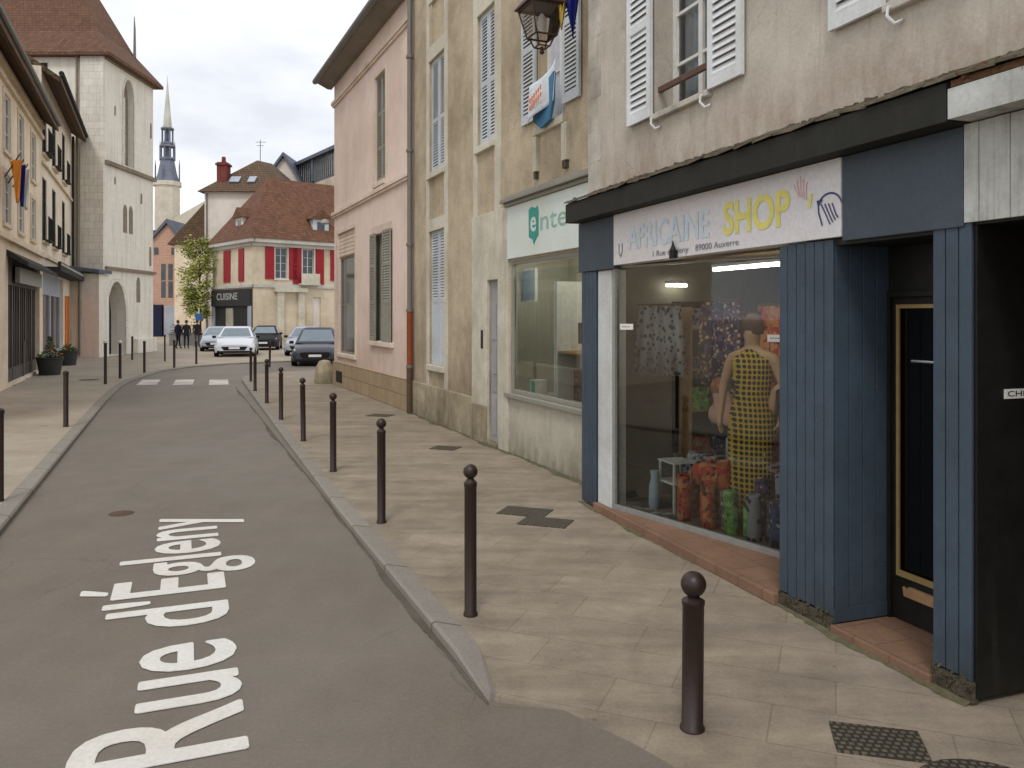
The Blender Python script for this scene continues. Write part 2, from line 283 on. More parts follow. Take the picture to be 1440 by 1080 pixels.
M['brownpic'] = cloth_print('brown_picture', srgb(120, 98, 62), srgb(50, 40, 30), 12, 'c', srgb(90, 70, 50))
M['mint'] = plain('mint_plastic', srgb(120, 200, 184), .5)
M['paleblue'] = plain('pale_blue_card', srgb(172, 190, 202), .7)
M['bin'] = plain('dark_bin', srgb(50, 60, 60), .6)

# ---------------------------------------------------------------- mesh helpers
class MB:
    def __init__(s): s.v = []; s.f = []
    def add(s, vs, fs):
        o = len(s.v); s.v += [tuple(p) for p in vs]; s.f += [tuple(i + o for i in f) for f in fs]; return s
    def quad(s, *p): return s.add(p, [(0, 1, 2, 3)])
    def box(s, x0, x1, y0, y1, z0, z1):
        return s.add([(x0, y0, z0), (x1, y0, z0), (x1, y1, z0), (x0, y1, z0), (x0, y0, z1), (x1, y0, z1), (x1, y1, z1), (x0, y1, z1)],
                     [(0, 3, 2, 1), (4, 5, 6, 7), (0, 1, 5, 4), (1, 2, 6, 5), (2, 3, 7, 6), (3, 0, 4, 7)])
    def obox(s, c, size, rot):
        h = Vector(size) / 2; m = rot if isinstance(rot, Matrix) else Matrix.Rotation(rot, 3, 'Z'); c = Vector(c)
        pts = [c + m @ Vector((sx * h.x, sy * h.y, sz * h.z)) for sz in (-1, 1) for sx, sy in ((-1, -1), (1, -1), (1, 1), (-1, 1))]
        return s.add(pts, [(0, 3, 2, 1), (4, 5, 6, 7), (0, 1, 5, 4), (1, 2, 6, 5), (2, 3, 7, 6), (3, 0, 4, 7)])
    def prism(s, poly, a, b, ax='z'):
        n = len(poly)
        def P(p, h): return (p[0], p[1], h) if ax == 'z' else ((p[0], h, p[1]) if ax == 'y' else (h, p[0], p[1]))
        return s.add([P(p, a) for p in poly] + [P(p, b) for p in poly],
                     [tuple(range(n))[::-1], tuple(range(n, 2 * n))] + [(i, (i + 1) % n, (i + 1) % n + n, i + n) for i in range(n)])
    def lathe(s, prof, c=(0, 0, 0), n=16, cap=True):
        o = len(s.v)
        for r, z in prof:
            for i in range(n):
                a = 2 * math.pi * i / n; s.v.append((c[0] + r * math.cos(a), c[1] + r * math.sin(a), c[2] + z))
        for k in range(len(prof) - 1):
            for i in range(n):
                j = (i + 1) % n; s.f.append((o + k * n + i, o + k * n + j, o + k * n + n + j, o + k * n + n + i))
        if cap:
            s.f.append(tuple(o + i for i in range(n))[::-1]); t = o + (len(prof) - 1) * n; s.f.append(tuple(t + i for i in range(n)))
        return s
    def tube(s, path, r, n=8):
        P = [Vector(p) for p in path]; o = len(s.v); k = len(P); rr = r if isinstance(r, (list, tuple)) else [r] * k
        for i, p in enumerate(P):
            d = (P[min(i + 1, k - 1)] - P[max(i - 1, 0)]).normalized()
            a = d.cross(Vector((0, 0, 1)) if abs(d.z) < .9 else Vector((1, 0, 0))).normalized(); b = d.cross(a)
            for j in range(n):
                t = 2 * math.pi * j / n; s.v.append(tuple(p + (a * math.cos(t) + b * math.sin(t)) * rr[i]))
        for i in range(k - 1):
            for j in range(n):
                q = (j + 1) % n; s.f.append((o + i * n + j, o + i * n + q, o + i * n + n + q, o + i * n + n + j))
        s.f.append(tuple(o + j for j in range(n))[::-1]); s.f.append(tuple(o + (k - 1) * n + j for j in range(n))); return s
    def loft(s, rings, cap=True):
        o = len(s.v); n = len(rings[0])
        for r in rings: s.v += [tuple(p) for p in r]
        for i in range(len(rings) - 1):
            for j in range(n):
                q = (j + 1) % n; s.f.append((o + i * n + j, o + i * n + q, o + i * n + n + q, o + i * n + n + j))
        if cap: s.f.append(tuple(range(o, o + n))[::-1]); t = o + (len(rings) - 1) * n; s.f.append(tuple(range(t, t + n)))
        return s
    def wall(s, x0, x1, z0, z1, holes, y=0, depth=.2):
        xs = sorted({x0, x1, *[min(max(h[i], x0), x1) for h in holes for i in (0, 1)]}); zs = sorted({z0, z1, *[min(max(h[i], z0), z1) for h in holes for i in (2, 3)]})
        for i in range(len(xs) - 1):
            for j in range(len(zs) - 1):
                cx = (xs[i] + xs[i + 1]) / 2; cz = (zs[j] + zs[j + 1]) / 2
                if any(h[0] < cx < h[1] and h[2] < cz < h[3] for h in holes): continue
                s.quad((xs[i], y, zs[j]), (xs[i + 1], y, zs[j]), (xs[i + 1], y, zs[j + 1]), (xs[i], y, zs[j + 1]))
        for h in holes:
            a, b, c, d = h[:4]; e = y + (h[4] if len(h) > 4 else depth)
            s.quad((a, y, c), (a, y, d), (a, e, d), (a, e, c)); s.quad((b, y, c), (b, e, c), (b, e, d), (b, y, d))
            s.quad((a, y, d), (b, y, d), (b, e, d), (a, e, d)); s.quad((a, y, c), (a, e, c), (b, e, c), (b, y, c))
        return s
    def build(s, name, mat, parent=None, bevel=0, smooth=False, label=None, loc=None, rotz=0, weld=False):
        me = bpy.data.meshes.new(name); me.from_pydata(s.v, [], s.f)
        if weld or bevel or smooth:
            bm = bmesh.new(); bm.from_mesh(me); bmesh.ops.remove_doubles(bm, verts=bm.verts, dist=1e-5); bmesh.ops.recalc_face_normals(bm, faces=bm.faces); bm.to_mesh(me); bm.free()
        for m in (mat if isinstance(mat, list) else [mat]): me.materials.append(M[m] if isinstance(m, str) else m)
        if smooth:
            for p in me.polygons: p.use_smooth = True
            try: me.set_sharp_from_angle(angle=R(38))
            except Exception: pass
        o = bpy.data.objects.new(name, me); COL.objects.link(o)
        if parent: o.parent = parent
        if loc: o.location = loc
        o.rotation_euler.z = rotz
        if bevel:
            b = o.modifiers.new('bevel', 'BEVEL'); b.width = bevel; b.segments = 2; b.limit_method = 'ANGLE'; b.angle_limit = R(40)
        if label: o['label'] = label
        return o
def tag(o, label, cat, group=None):
    o['label'] = label; o['category'] = cat
    if group: o['group'] = group
    return o
def struct(o): o['kind'] = 'structure'; return o
def thing(name, label, cat, loc=(0, 0, 0), rotz=0, group=None):
    o = bpy.data.objects.new(name, None); COL.objects.link(o); o.location = loc; o.rotation_euler = (0, 0, rotz); o.empty_display_size = .2
    return tag(o, label, cat, group)
def copy_tree(o, parent=None):
    c = o.copy(); COL.objects.link(c); c.parent = parent
    for ch in list(o.children): copy_tree(ch, c)
    return c
def frame(P, d):                       # facade frame: x along the wall as seen from the street, y into the building
    return (P[0], P[1], 0), math.atan2(d[1], d[0])
def text_mesh(txt, width, height, bold=.0, cap='E'):
    def conv(t):
        c = bpy.data.curves.new('t', 'FONT'); c.body = t; c.size = 1; c.offset = bold; c.resolution_u = 4
        o = bpy.data.objects.new('t', c); COL.objects.link(o); dg = bpy.context.evaluated_depsgraph_get()
        me = bpy.data.meshes.new_from_object(o.evaluated_get(dg)); bpy.data.objects.remove(o); return me
    e = conv(cap); ch = max(v.co.y for v in e.vertices) - min(v.co.y for v in e.vertices)
    me = conv(txt); x0 = min(v.co.x for v in me.vertices); x1 = max(v.co.x for v in me.vertices)
    b0 = min(v.co.y for v in e.vertices)
    for v in me.vertices: v.co = ((v.co.x - x0) / (x1 - x0) * width, (v.co.y - b0) / ch * height, 0)
    return me
def wall_text(txt, x, y, z, width, height, mat, parent, name='lettering', bold=.0, slant=0):
    me = text_mesh(txt, width, height, bold)
    for v in me.vertices: v.co = (x + v.co.x, y, z + v.co.y + slant * v.co.x)
    me.materials.append(M[mat]); o = bpy.data.objects.new(name, me); COL.objects.link(o); o.parent = parent; return o

def shutter(x0, x1, z0, z1, y, mat, parent, rails=(), solid_below=None, name='shutter', gap=.045, label=None):
    b = MB(); t = .035; s = min(.07, (x1 - x0) * .17)
    b.box(x0, x0 + s, y - t, y, z0, z1).box(x1 - s, x1, y - t, y, z0, z1)
    lv = [z0, *rails, z1]
    for i, z in enumerate(lv):
        h = .10 if i == 0 else .07
        a = z if i == 0 else (z - h if i == len(lv) - 1 else z - h / 2); b.box(x0 + s, x1 - s, y - t + .003, y - .003, a, a + h)
    for i in range(len(lv) - 1):
        a = lv[i] + (.10 if i == 0 else .035); c = lv[i + 1] - (.07 if i == len(lv) - 2 else .035)
        if solid_below and lv[i] < solid_below - .05:
            b.box(x0 + s, x1 - s, y - t + .010, y - .010, a, c); continue
        n = max(2, int((c - a) / gap)); p = (c - a) / n
        for k in range(n):
            zz = a + p * k
            b.add([(x0 + s, y - t + .004, zz + .002), (x1 - s, y - t + .004, zz + .002), (x1 - s, y - .006, zz + p * .86), (x0 + s, y - .006, zz + p * .86),
                   (x0 + s, y - t + .004, zz + .010), (x1 - s, y - t + .004, zz + .010), (x1 - s, y - .006, zz + p * .86 + .008), (x0 + s, y - .006, zz + p * .86 + .008)],
                  [(0, 1, 2, 3), (7, 6, 5, 4), (0, 4, 5, 1), (2, 6, 7, 3)])
    return b.build(name, mat, parent, label=label)
def window(x0, x1, z0, z1, y, parent, mat='wood_w', mull=1, bars=2, pane='pane', fr=.055, name='window'):
    b = MB(); b.box(x0, x0 + fr, y - .05, y, z0, z1).box(x1 - fr, x1, y - .05, y, z0, z1).box(x0 + fr, x1 - fr, y - .048, y, z0, z0 + fr).box(x0 + fr, x1 - fr, y - .048, y, z1 - fr, z1)
    for i in range(1, mull + 1):
        c = x0 + (x1 - x0) * i / (mull + 1); b.box(c - fr * .6, c + fr * .6, y - .045, y, z0 + fr, z1 - fr)
    for i in range(1, bars + 1):
        c = z0 + (z1 - z0) * i / (bars + 1); b.box(x0 + fr, x1 - fr, y - .04, y - .004, c - .014, c + .014)
    o = b.build(name, mat, parent)
    MB().quad((x0 + fr * .5, y - .015, z0 + fr * .5), (x1 - fr * .5, y - .015, z0 + fr * .5), (x1 - fr * .5, y - .015, z1 - fr * .5), (x0 + fr * .5, y - .015, z1 - fr * .5)).build('pane', pane, o)
    return o
def shell(b, x0, x1, y0, y1, z0, z1):      # side and back walls of a building
    b.quad((x0, y0, z0), (x0, y0, z1), (x0, y1, z1), (x0, y1, z0)); b.quad((x1, y0, z0), (x1, y1, z0), (x1, y1, z1), (x1, y0, z1))
    b.quad((x0, y1, z0), (x0, y1, z1), (x1, y1, z1), (x1, y1, z0)); return b
def gable_roof(b, x0, x1, y0, y1, z, ridge, o=.4, t=.12):      # ridge along x
    ym = (y0 + y1) / 2; s = (ridge - z) / (ym - y0)
    b.prism([(y0 - o, z - s * o), (ym, ridge), (y1 + o, z - s * o), (y1 + o, z - s * o - t), (ym, ridge - t * 1.2), (y0 - o, z - s * o - t)], x0, x1, 'x'); return b
def hip_roof(b, x0, x1, y0, y1, z, apexes):
    a, c = apexes; b.add([(x0, y0, z), (x1, y0, z), (x1, y1, z), (x0, y1, z), a, c], [(0, 1, 5, 4), (1, 2, 5), (2, 3, 4, 5), (3, 0, 4), (0, 3, 2, 1)]); return b

# ================================================================= GROUND
def poly_sheet(name, pts, z, mat):
    bm = bmesh.new(); f = bm.faces.new([bm.verts.new((x, y, z)) for x, y in pts])
    if f.normal.z < 0: f.normal_flip()
    bmesh.ops.triangulate(bm, faces=bm.faces); me = bpy.data.meshes.new(name); bm.to_mesh(me); bm.free(); me.materials.append(M[mat])
    o = bpy.data.objects.new(name, me); COL.objects.link(o); return o
ground = struct(poly_sheet('ground', [(-400, -200), (400, -200), (400, 600), (-400, 600)], -.085, 'plaza'))
rk = [(-.12, 4.54), (-.36, 5.13), (-1.89, 8.88), (-4.2, 14.8), (-6.5, 20.7), (-8.0, 24.55), (-8.75, 26.5), (-9.1, 27.7), (-9.2, 28.6), (-9.0, 29.5), (-8.3, 30.6), (-6.8, 32.0), (-4, 33.6), (2, 36.5)]
lk = [(-1.75, 0), (-3.4, 4.1), (-5.01, 8.0), (-7.6, 14.3), (-10.1, 20.4), (-11.5, 24), (-12.3, 26.4), (-12.8, 28.6), (-13.3, 31), (-13.2, 33.5), (-12.3, 35.6), (-10, 37.6), (-6, 39.4), (2, 42.5)]
road = struct(poly_sheet('road', [(6, -12), (-.3, -12), (2.6, -8)][:0] + [(5, -14), (4, -14)][:0] + [(3.6, -14), (8, -14), (4.0, 0.2), (3.2, 3.0), (.6, 4.6)] + rk[1:] + lk[::-1] + [(4.2, -14)], -.06, 'asphalt'))
def extrude_poly(name, pts, z0, z1, mat): 
    b = MB(); b.prism(pts, z0, z1); o = b.build(name, mat, weld=True)
    bm = bmesh.new(); bm.from_mesh(o.data); bmesh.ops.triangulate(bm, faces=bm.faces); bm.to_mesh(o.data); bm.free(); return struct(o)
def offs(pts, d):
    out = []
    for i, p in enumerate(pts):
        a = Vector(pts[max(i - 1, 0)]); c = Vector(pts[min(i + 1, len(pts) - 1)]); t = (c - a).normalized(); out.append((p[0] + t.y * d, p[1] - t.x * d))
    return out
rin = offs(rk, .16); rin[0] = (-.09, 4.51); lin = offs(lk, -.2)
edge = [(.28, 4.34), (.60, 4.0), (.86, 3.66), (1.25, 3.2), (2.2, 2.4), (3.4, 1.6)]
extrude_poly('pavement', rin + [(12, 36.5), (12, 20), (6, 6), (5.5, 1.5)] + edge[::-1], -.08, 0, 'slab')
extrude_poly('pavement', lin + [(2, 90), (-60, 90), (-60, 0)], -.08, 0, 'plaza')
def kerb(outer, inner, dip=0):
    b = MB(); n = len(outer); rings = []
    for q, (o, i) in enumerate(zip(outer, inner)):
        t = (Vector(i) - Vector(o)).normalized() * .02
        rings.append([(o[0], o[1], -.08), (o[0], o[1], -.012 - (dip if q == 0 else 0)), (o[0] + t.x, o[1] + t.y, .006 - (dip if q == 0 else 0)), (i[0], i[1], .006), (i[0], i[1], -.08)])
    b.loft(rings); return struct(b.build('kerb', 'kerb', weld=True))
kerb(rk, rin, .045); kerb(lk, lin)
# dropped crossing at the near end of the right pavement
b = MB(); pe = [(-.12, 4.54)] + edge; lo = [(-.13, 4.52), (-.55, 3.6), (-.6, 2.9), (-.5, 2.3), (-.2, 1.5), (.8, .6), (2.0, 0)]
for i in range(len(pe) - 1): b.quad((*lo[i], -.058), (*lo[i + 1], -.058), (*pe[i + 1], .001), (*pe[i], .001))
struct(b.build('ramp', 'asphalt'))
# grime along the foot of the right kerb
b = MB(); N = 420; ed = []
for i in range(N + 1):
    t0 = 20.0 * i / N; x = -.12 - .4085 * t0; y = 4.54 + t0
    w_ = max(.012, .022 + .014 * math.sin(i * .09) + .008 * math.sin(i * .31) + rnd.uniform(-.005, .005) + .05 * max(0, math.sin(i * .037)) ** 4)
    ed.append(((x + .01, y + .0, -.0565), (x - w_ * .926, y - w_ * .378, -.0565)))
for p, q in zip(ed, ed[1:]): b.quad(p[1], p[0], q[0], q[1])
struct(b.build('gutter_dirt', 'dirt'))
# zebra crossing and lettering, painted on the road
U = Vector((-.37, .929)); V = Vector((-.929, -.37))
for k in range(3):
    x = -8.78 - k * 1.12
    c = [(x, 25.35), (x - .56, 25.2), (x - 1.3, 27.25), (x - .74, 27.4)]
    MB().quad(*[(p[0], p[1], -.056) for p in c]).build('crosswalk_stripe', 'zebra', road)
src = text_mesh("Rue d'Égleny", 5.10, .80, .0)
o0 = Vector((-1.325, 4.08)); b = MB()
for q, (dx, dy) in enumerate(((0, 0), (.018, .0), (-.018, .0), (0, .014), (0, -.014), (.013, .010), (-.013, -.010), (.013, -.010), (-.013, .010))):
    b.add([(*(o0 + U * (v.co.x + dx) + V * (v.co.y + dy)), -.0556 + q * .0002) for v in src.vertices], [tuple(p.vertices) for p in src.polygons])
me = bpy.data.meshes.new('lettering'); me.from_pydata(b.v, [], b.f)
me.materials.append(M['paint']); o = bpy.data.objects.new('lettering', me); COL.objects.link(o); o.parent = road
# covers in the ground
def lid(name, pts, z, label, mat='ironlid'):
    b = MB(); b.prism(pts, z - .004, z + .004); return tag(b.build(name, mat), label, 'drain cover')
def cover(x, y, sx, sy, ang, z, label):
    c, s = math.cos(ang), math.sin(ang)
    lid('drain_cover', [(x + a * sx / 2 * c - q * sy / 2 * s, y + a * sx / 2 * s + q * sy / 2 * c) for a, q in ((-1, -1), (1, -1), (1, 1), (-1, 1))], z, label)
cover(1.80, 4.02, .42, .30, R(-14), .004, 'textured iron cover in the pavement in front of the blue doorway')
cover(.14, 8.72, .52, .36, R(-20), .004, 'rectangular iron grate in pavement, left of two near the shop window corner')
cover(.34, 8.28, .50, .34, R(-20), .004, 'rectangular iron grate in pavement, right of two near the shop window corner')
cover(-1.05, 12.9, .42, .34, R(-20), .004, 'small iron cover in pavement before the grey house door')
cover(-2.75, 17.1, .5, .4, R(-20), .004, 'far small iron cover in pavement below the downpipe')
b = MB(); b.lathe([(.001, 0), (.3, 0), (.32, -.004)], (2.1, 3.55, .006), 28, False); tag(b.build('manhole_cover', 'ironlid'), 'round dark manhole cover at the bottom edge in the near pavement', 'manhole')
b = MB(); b.lathe([(.001, 0), (.12, 0), (.13, -.003)], (-4.25, 8.9, -.054), 20, False); tag(b.build('valve_cover', 'pipe_dark'), 'small round valve cover in the asphalt beyond the lettering', 'valve cover')
for i, (x, y) in enumerate([(-15.1, 26.3), (-14.3, 26.9)]):
    b = MB(); b.lathe([(.001, 0), (.3, 0), (.32, -.003)], (x + .6 * i, y - 2 + i * 1.6, .005), 20, False); tag(b.build('manhole_cover', 'ironlid'), ['nearer', 'farther'][i] + ' round cover in the left pavement before the dark shopfront', 'manhole')

# ================================================================= BOLLARDS
def bollard(label, group):
    t = thing('bollard', label, 'bollard', group=group)
    b = MB(); b.lathe([(.05, 0), (.05, .02), (.043, .03), (.043, .90), (.046, .905), (.046, .93), (.036, .94), (.024, .955)], n=20); b.build('post', 'iron', t, smooth=True)
    b = MB(); b.lathe([(.02, 0)] + [(.051 * math.sin(a), .051 - .051 * math.cos(a)) for a in [R(x) for x in range(24, 176, 12)]] + [(.002, .102)], (0, 0, 0), 20); b.build('ball_cap', 'iron', t, smooth=True, loc=(0, 0, .955))
    return t
def tall(label, group):
    t = thing('bollard', label, 'bollard', group=group)
    b = MB(); b.lathe([(.05, 0), (.05, .02), (.045, .03), (.045, .98), (.052, .985), (.052, 1.03), (.03, 1.05), (.004, 1.055)], n=16); b.build('post', 'iron', t, smooth=True); return t
right = [(.915, 4.15, .705, 1.26), (-.29, 5.72, 1, 1.0), (-1.32, 8.27, 1, 1), (-2.40, 10.98, 1, 1), (-3.48, 13.64, 1, 1), (-4.64, 16.43, 1, 1), (-5.84, 19.48, 1, 1), (-7.09, 22.57, 1.02, 1), (-8.27, 25.9, 1.02, 1), (-9.75, 32.9, 1, 1)]
ordn = ['nearest', 'second', 'third', 'fourth', 'fifth', 'sixth', 'seventh', 'eighth', 'ninth']
proto = None
for i, (x, y, sz, sx) in enumerate(right):
    lab = 'short thick brown ball-topped bollard in front of the blue shop doorway, nearest the camera' if i == 0 else ('brown bollard standing alone beside the parked graphite car' if i == 9 else f'brown ball-topped bollard, {ordn[i]} from the camera in the right kerb row')
    if proto is None: o = proto = bollard(lab, 'bollards along the right kerb')
    else: o = copy_tree(proto)
    o['label'] = lab; o.rotation_euler = (R(rnd.uniform(-.7, .7)), R(rnd.uniform(-.7, .7)), rnd.uniform(0, 6)); o.location = (x, y, 0); o.scale = (sx, sx, sz)
    if sx > 1: next(c for c in o.children if c.name.startswith('ball')).scale.z = sx / sz
    else: o.children[0].scale.z = o.children[1].scale.z = 1; [setattr(c.scale, 'z', 1) for c in o.children]
left = [(-5.78, 9.22, 1, 1.0), (-8.39, 15.38, 1, 1), (-12.38, 24.9, 1.25, 1), (-13.0, 27.13, 1.17, 1), (-17.8, 38.33, 1.05, 1), (-13.4, 29.81, 1.1, 1), (-15.77, 37.15, 1.15, .8), (-13.48, 32.64, 1.05, 1), (-13.51, 35.0, .95, 1)]
ll = ['dark brown bollard cut by the left edge of the view, nearest on the left kerb', 'dark brown flat-topped bollard alone on the left kerb beside the road', 'dark bollard with white cap band before the arched church door, left of two',
      'dark bollard with white cap band before the arched church door, right of two', 'dark bollard standing close to the foot of the church tower wall', 'dark bollard at the kerb left of the zebra crossing', 'thin dark bollard beside the flower trough beyond the tower',
      'dark bollard at the bend in front of the person in navy', 'short dark bollard at the bend left of the white car']
proto = None
for i, (x, y, sz, sx) in enumerate(left):
    if proto is None: o = proto = tall(ll[i], 'bollards along the left kerb')
    else: o = copy_tree(proto)
    o['label'] = ll[i]; o.location = (x, y, 0); o.scale = (sx, sx, sz)
    if i in (2, 3): MB().lathe([(.054, 0), (.056, .05), (.03, .075), (.003, .08)], (0, 0, 1.0), 14).build('cap_band', 'white', o, smooth=True)

# ================================================================= BUILDING A: corner shop house, right
locA, rotA = frame((.796, 9.16), (.332, -.943))
A = thing('shop_house', 'beige rendered house with slate blue shopfront, white sign and white louvred shutters', 'house', locA, rotA)
W1 = (1.42, 2.37, 4.02, 5.95, .24); W2 = (4.36, 5.31, 4.03, 5.95, .24); W3 = (7.4, 8.35, 4.03, 5.95, .24)
b = MB(); b.wall(-.11, 13, 3.0, 9.6, [W1, W2, W3], .12, .24); shell(b, -.11, 13, .12, 8, 0, 9.6); b.build('wall', 'a_wall', A)
b = MB()
z = 3.46
while z < 9.5:
    h = .32 + .05 * rnd.random(); wd = .30 + .10 * (int(z * 3) % 2); b.box(-.114, -.11 + wd * .8, .116, .3, z, min(z + h, 9.6) - .002); z += h
b.build('corner_quoins', 'a_quoin', A)
b = MB(); gable_roof(b, -.2, 13.2, .12, 8, 9.6, 12.4); b.build('roof', 'tile_brown', A)
for i, (x0, x1, z0, z1, d) in enumerate((W1, W2, W3)):
    wn_ = window(x0, x1, z0, z1, .12 + d, A, mull=1, bars=3, pane='glass' if i == 0 else 'pane')
    MB().box(x0 - .02, x1 + .02, .06, .30, z0 - .06, z0 - .002).build('sill', 'a_quoin', A, bevel=.01)
    MB().box(x0, x1, .145, .185, z0 + .22, z0 + .27).build('guard_rail', 'rail', A)
    for sx in (x0 + .05, x1 - .05):
        b = MB(); b.tube([(sx, .11, z0 - .05), (sx, .05, z0 - .04), (sx, .04, z0 - .1), (sx + .03, .07, z0 - .15), (sx + .05, .11, z0 - .13)], .012, 6)
        b.build('shutter_hook', 'shut_w', A)
    shutter(x0 - .50, x0 - .02, z0 - .01, z1, .10, 'shut_w', A, rails=(z0 + .92,), gap=.062)
    shutter(x1 + .02, x1 + .50, z0 - .01, z1, .10, 'shut_w', A, rails=(z0 + .92,), gap=.062)
    if i == 0:
        b = MB(); n = 26; L0 = []
        for k in range(n + 1):
            xx = x0 + .06 + (x1 - x0 - .12) * k / n; L0.append((xx, .12 + d + .05 + .022 * math.sin(k * 1.7)))
        for k in range(n): b.quad((*L0[k], z0 + .05), (*L0[k + 1], z0 + .05), (*L0[k + 1], z1), (*L0[k], z1))
        b.box(x0, x1, .12 + d + .25, .12 + d + .3, z0, z1); b.build('curtain', 'curtain', A)
# shopfront
b = MB(); b.box(-.10, .795, -.012, .118, 2.58, 3.125); b.build('fascia_panel', 'bluepanel', A, bevel=.004)
b = MB(); b.box(4.085, 5.005, -.012, .118, 2.58, 3.125); b.build('fascia_panel', 'bluepanel', A, bevel=.004)
sg = MB().box(.80, 4.08, -.02, .118, 2.61, 3.125).build('sign_board', 'signwhite', A, bevel=.003)
wall_text('AFRICAINE', 1.12, -.024, 2.745, 1.44, .23, 'sky_letter', sg, bold=.02)
wall_text('SHOP', 2.76, -.024, 2.735, .82, .26, 'yel_letter', sg, bold=.03)
wall_text("1 Rue d'Égleny", 1.62, -.024, 2.645, .62, .05, 'grey_letter', sg, name='address_lettering'); wall_text("89000 Auxerre", 2.35, -.024, 2.645, .62, .05, 'grey_letter', sg, name='address_lettering')
def flat_line(pts, wd, y, mat, parent, name):
    b = MB()
    for p, q in zip(pts, pts[1:]):
        d = Vector((q[0] - p[0], q[1] - p[1])).normalized() * wd / 2; n = Vector((-d.y, d.x))
        b.quad((p[0] + n.x - d.x * .5, y, p[1] + n.y - d.y * .5), (p[0] - n.x - d.x * .5, y, p[1] - n.y - d.y * .5), (q[0] - n.x + d.x * .5, y, q[1] - n.y + d.y * .5), (q[0] + n.x + d.x * .5, y, q[1] + n.y + d.y * .5))
    return b.build(name, mat, parent)
def arc(cx, cz, rx, rz, a0, a1, n=12): return [(cx + rx * math.cos(R(a0 + (a1 - a0) * i / n)), cz + rz * math.sin(R(a0 + (a1 - a0) * i / n))) for i in range(n + 1)]
flat_line(arc(3.98, 2.82, .11, .085, 165, 10), .012, -.0242, 'navy_letter', sg, 'hand_emblem')
for k in range(4): flat_line([(3.90 + k * .035, 2.84 - k * .002), (3.95 + k * .03, 2.76), (3.985 + k * .025, 2.70 + k * .012)], .010, -.0243 - k * 1e-4, 'navy_letter', sg, 'hand_emblem')
flat_line([(3.872, 2.84), (3.875, 2.79), (3.91, 2.70)], .012, -.0249, 'navy_letter', sg, 'hand_emblem')
b = MB(); b.add([(3.855, -.025, 2.87), (3.92, -.025, 2.872), (3.87, -.025, 2.825)], [(0, 1, 2)]); b.build('hand_emblem', 'navy_letter', sg)
for k in range(5): flat_line([(3.62 + k * .035, 3.06 - abs(k - 2) * .025), (3.63 + k * .03, 2.99), (3.67 + k * .02, 2.93 - .01 * k)], .010, -.0242 - k * 1e-4, 'pink_letter', sg, 'pale_hand_emblem')
flat_line([(3.80, 2.92), (3.78, 2.84)], .03, -.0246, 'yel_letter', sg, 'yellow_dash')
flat_line([(.93, 2.82), (.93, 2.72), (.97, 2.69), (1.0, 2.74), (1.0, 2.82)], .012, -.0245, 'grey_letter', sg, 'bag_emblem')
b = MB(); b.box(1.98, 2.06, -.06, -.02, 2.60, 2.67).lathe([(.03, 0), (.012, .05), (.004, .09)], (2.02, -.045, 2.67), 8); b.build('lamp_bracket', 'black', A)
# black projecting fascia and flashing
b = MB(); b.prism([(-.17, 3.13), (-.17, 3.335), (-.13, 3.36), (.118, 3.43), (.118, 3.13)], -.10, 5.04, 'x'); b.build('fascia', 'fascia', A)
b = MB(); b.prism([(-.165, 3.14), (-.165, 3.30), (.118, 3.40), (.118, 3.14)], 5.045, 13, 'x'); b.build('fascia', 'peel', A, label='peeling white right-hand fascia')
b = MB(); n = 60
for k in range(n):
    x = -.12 + (13.1) * k / n; d = rnd.uniform(-.012, .012)
    b.add([(x, -.19 + d, 3.345 + d), (x + 13.1 / n + .004, -.19 + d, 3.345 - d), (x + 13.1 / n + .004, .125, 3.465 + d), (x, .125, 3.465 - d), (x, -.185 + d, 3.362 + d), (x + 13.1 / n + .004, -.185 + d, 3.362 - d), (x + 13.1 / n + .004, .125, 3.49 + d), (x, .125, 3.49 - d)],
          [(0, 1, 2, 3), (7, 6, 5, 4), (0, 4, 5, 1), (3, 2, 6, 7), (0, 3, 7, 4), (1, 5, 6, 2)])
for k in range(150):
    x = rnd.uniform(-.1, 9); y = rnd.uniform(-.15, .1); z = 3.36 + (y + .185) * .4; s = rnd.uniform(.01, .03)
    b.obox((x, y, z), (s * 2.4, s, s * .8), rnd.uniform(0, 3))
b.build('flashing', 'flash', A)
b = MB(); b.box(5.05, 9.1, -.15, .1, 3.31, 3.345)
for k in range(110):
    x = rnd.uniform(5.06, 9); b.obox((x, rnd.uniform(-.15, .0), 3.335 + rnd.uniform(-.01, .05)), (rnd.uniform(.03, .14), rnd.uniform(.03, .08), rnd.uniform(.01, .03)), Matrix.Rotation(rnd.uniform(-.5, .5), 3, 'Y') @ Matrix.Rotation(rnd.uniform(0, 3), 3, 'Z'))
b.build('broken_boards', 'debris', A)
b = MB()
x = 5.01
while x < 12.9: b.box(x, x + .088, -.008 - .003 * (int(x * 11) % 2), .11, 2.60, 3.13); x += .092
b.build('boarded_panel', 'peel', A)
# pilasters of vertical boards
def boards(x0, x1, y0, y1, z0, z1, side=None, n=None, name='pilaster', mat='blue', label=None):
    b = MB(); b.box(x0 + .012, x1 - .012, y0 + .012, y1, z0 + .01, z1); n = n or max(2, round((x1 - x0) / .095)); w_ = (x1 - x0) / n
    for k in range(n): b.box(x0 + k * w_ + .004, x0 + (k + 1) * w_ - .004, y0, y0 + .014, z0 + .02 * rnd.random(), z1 - .001)
    if side:
        m_ = max(2, round((y1 - y0) / .11)); q = (y1 - y0 - .015) / m_
        for k in range(m_): b.box(x1 - .013, x1, y0 + .016 + k * q + .003, y0 + .016 + (k + 1) * q - .003, z0 + .01, z1 - .001)
    return b.build(name, mat, A, bevel=.003, label=label)
boards(-.04, .335, 0, .2, .02, 2.575); boards(3.43, 3.99, 0, .92, .10, 2.60, side=True); boards(4.79, 5.05, 0, .45, .12, 2.60)
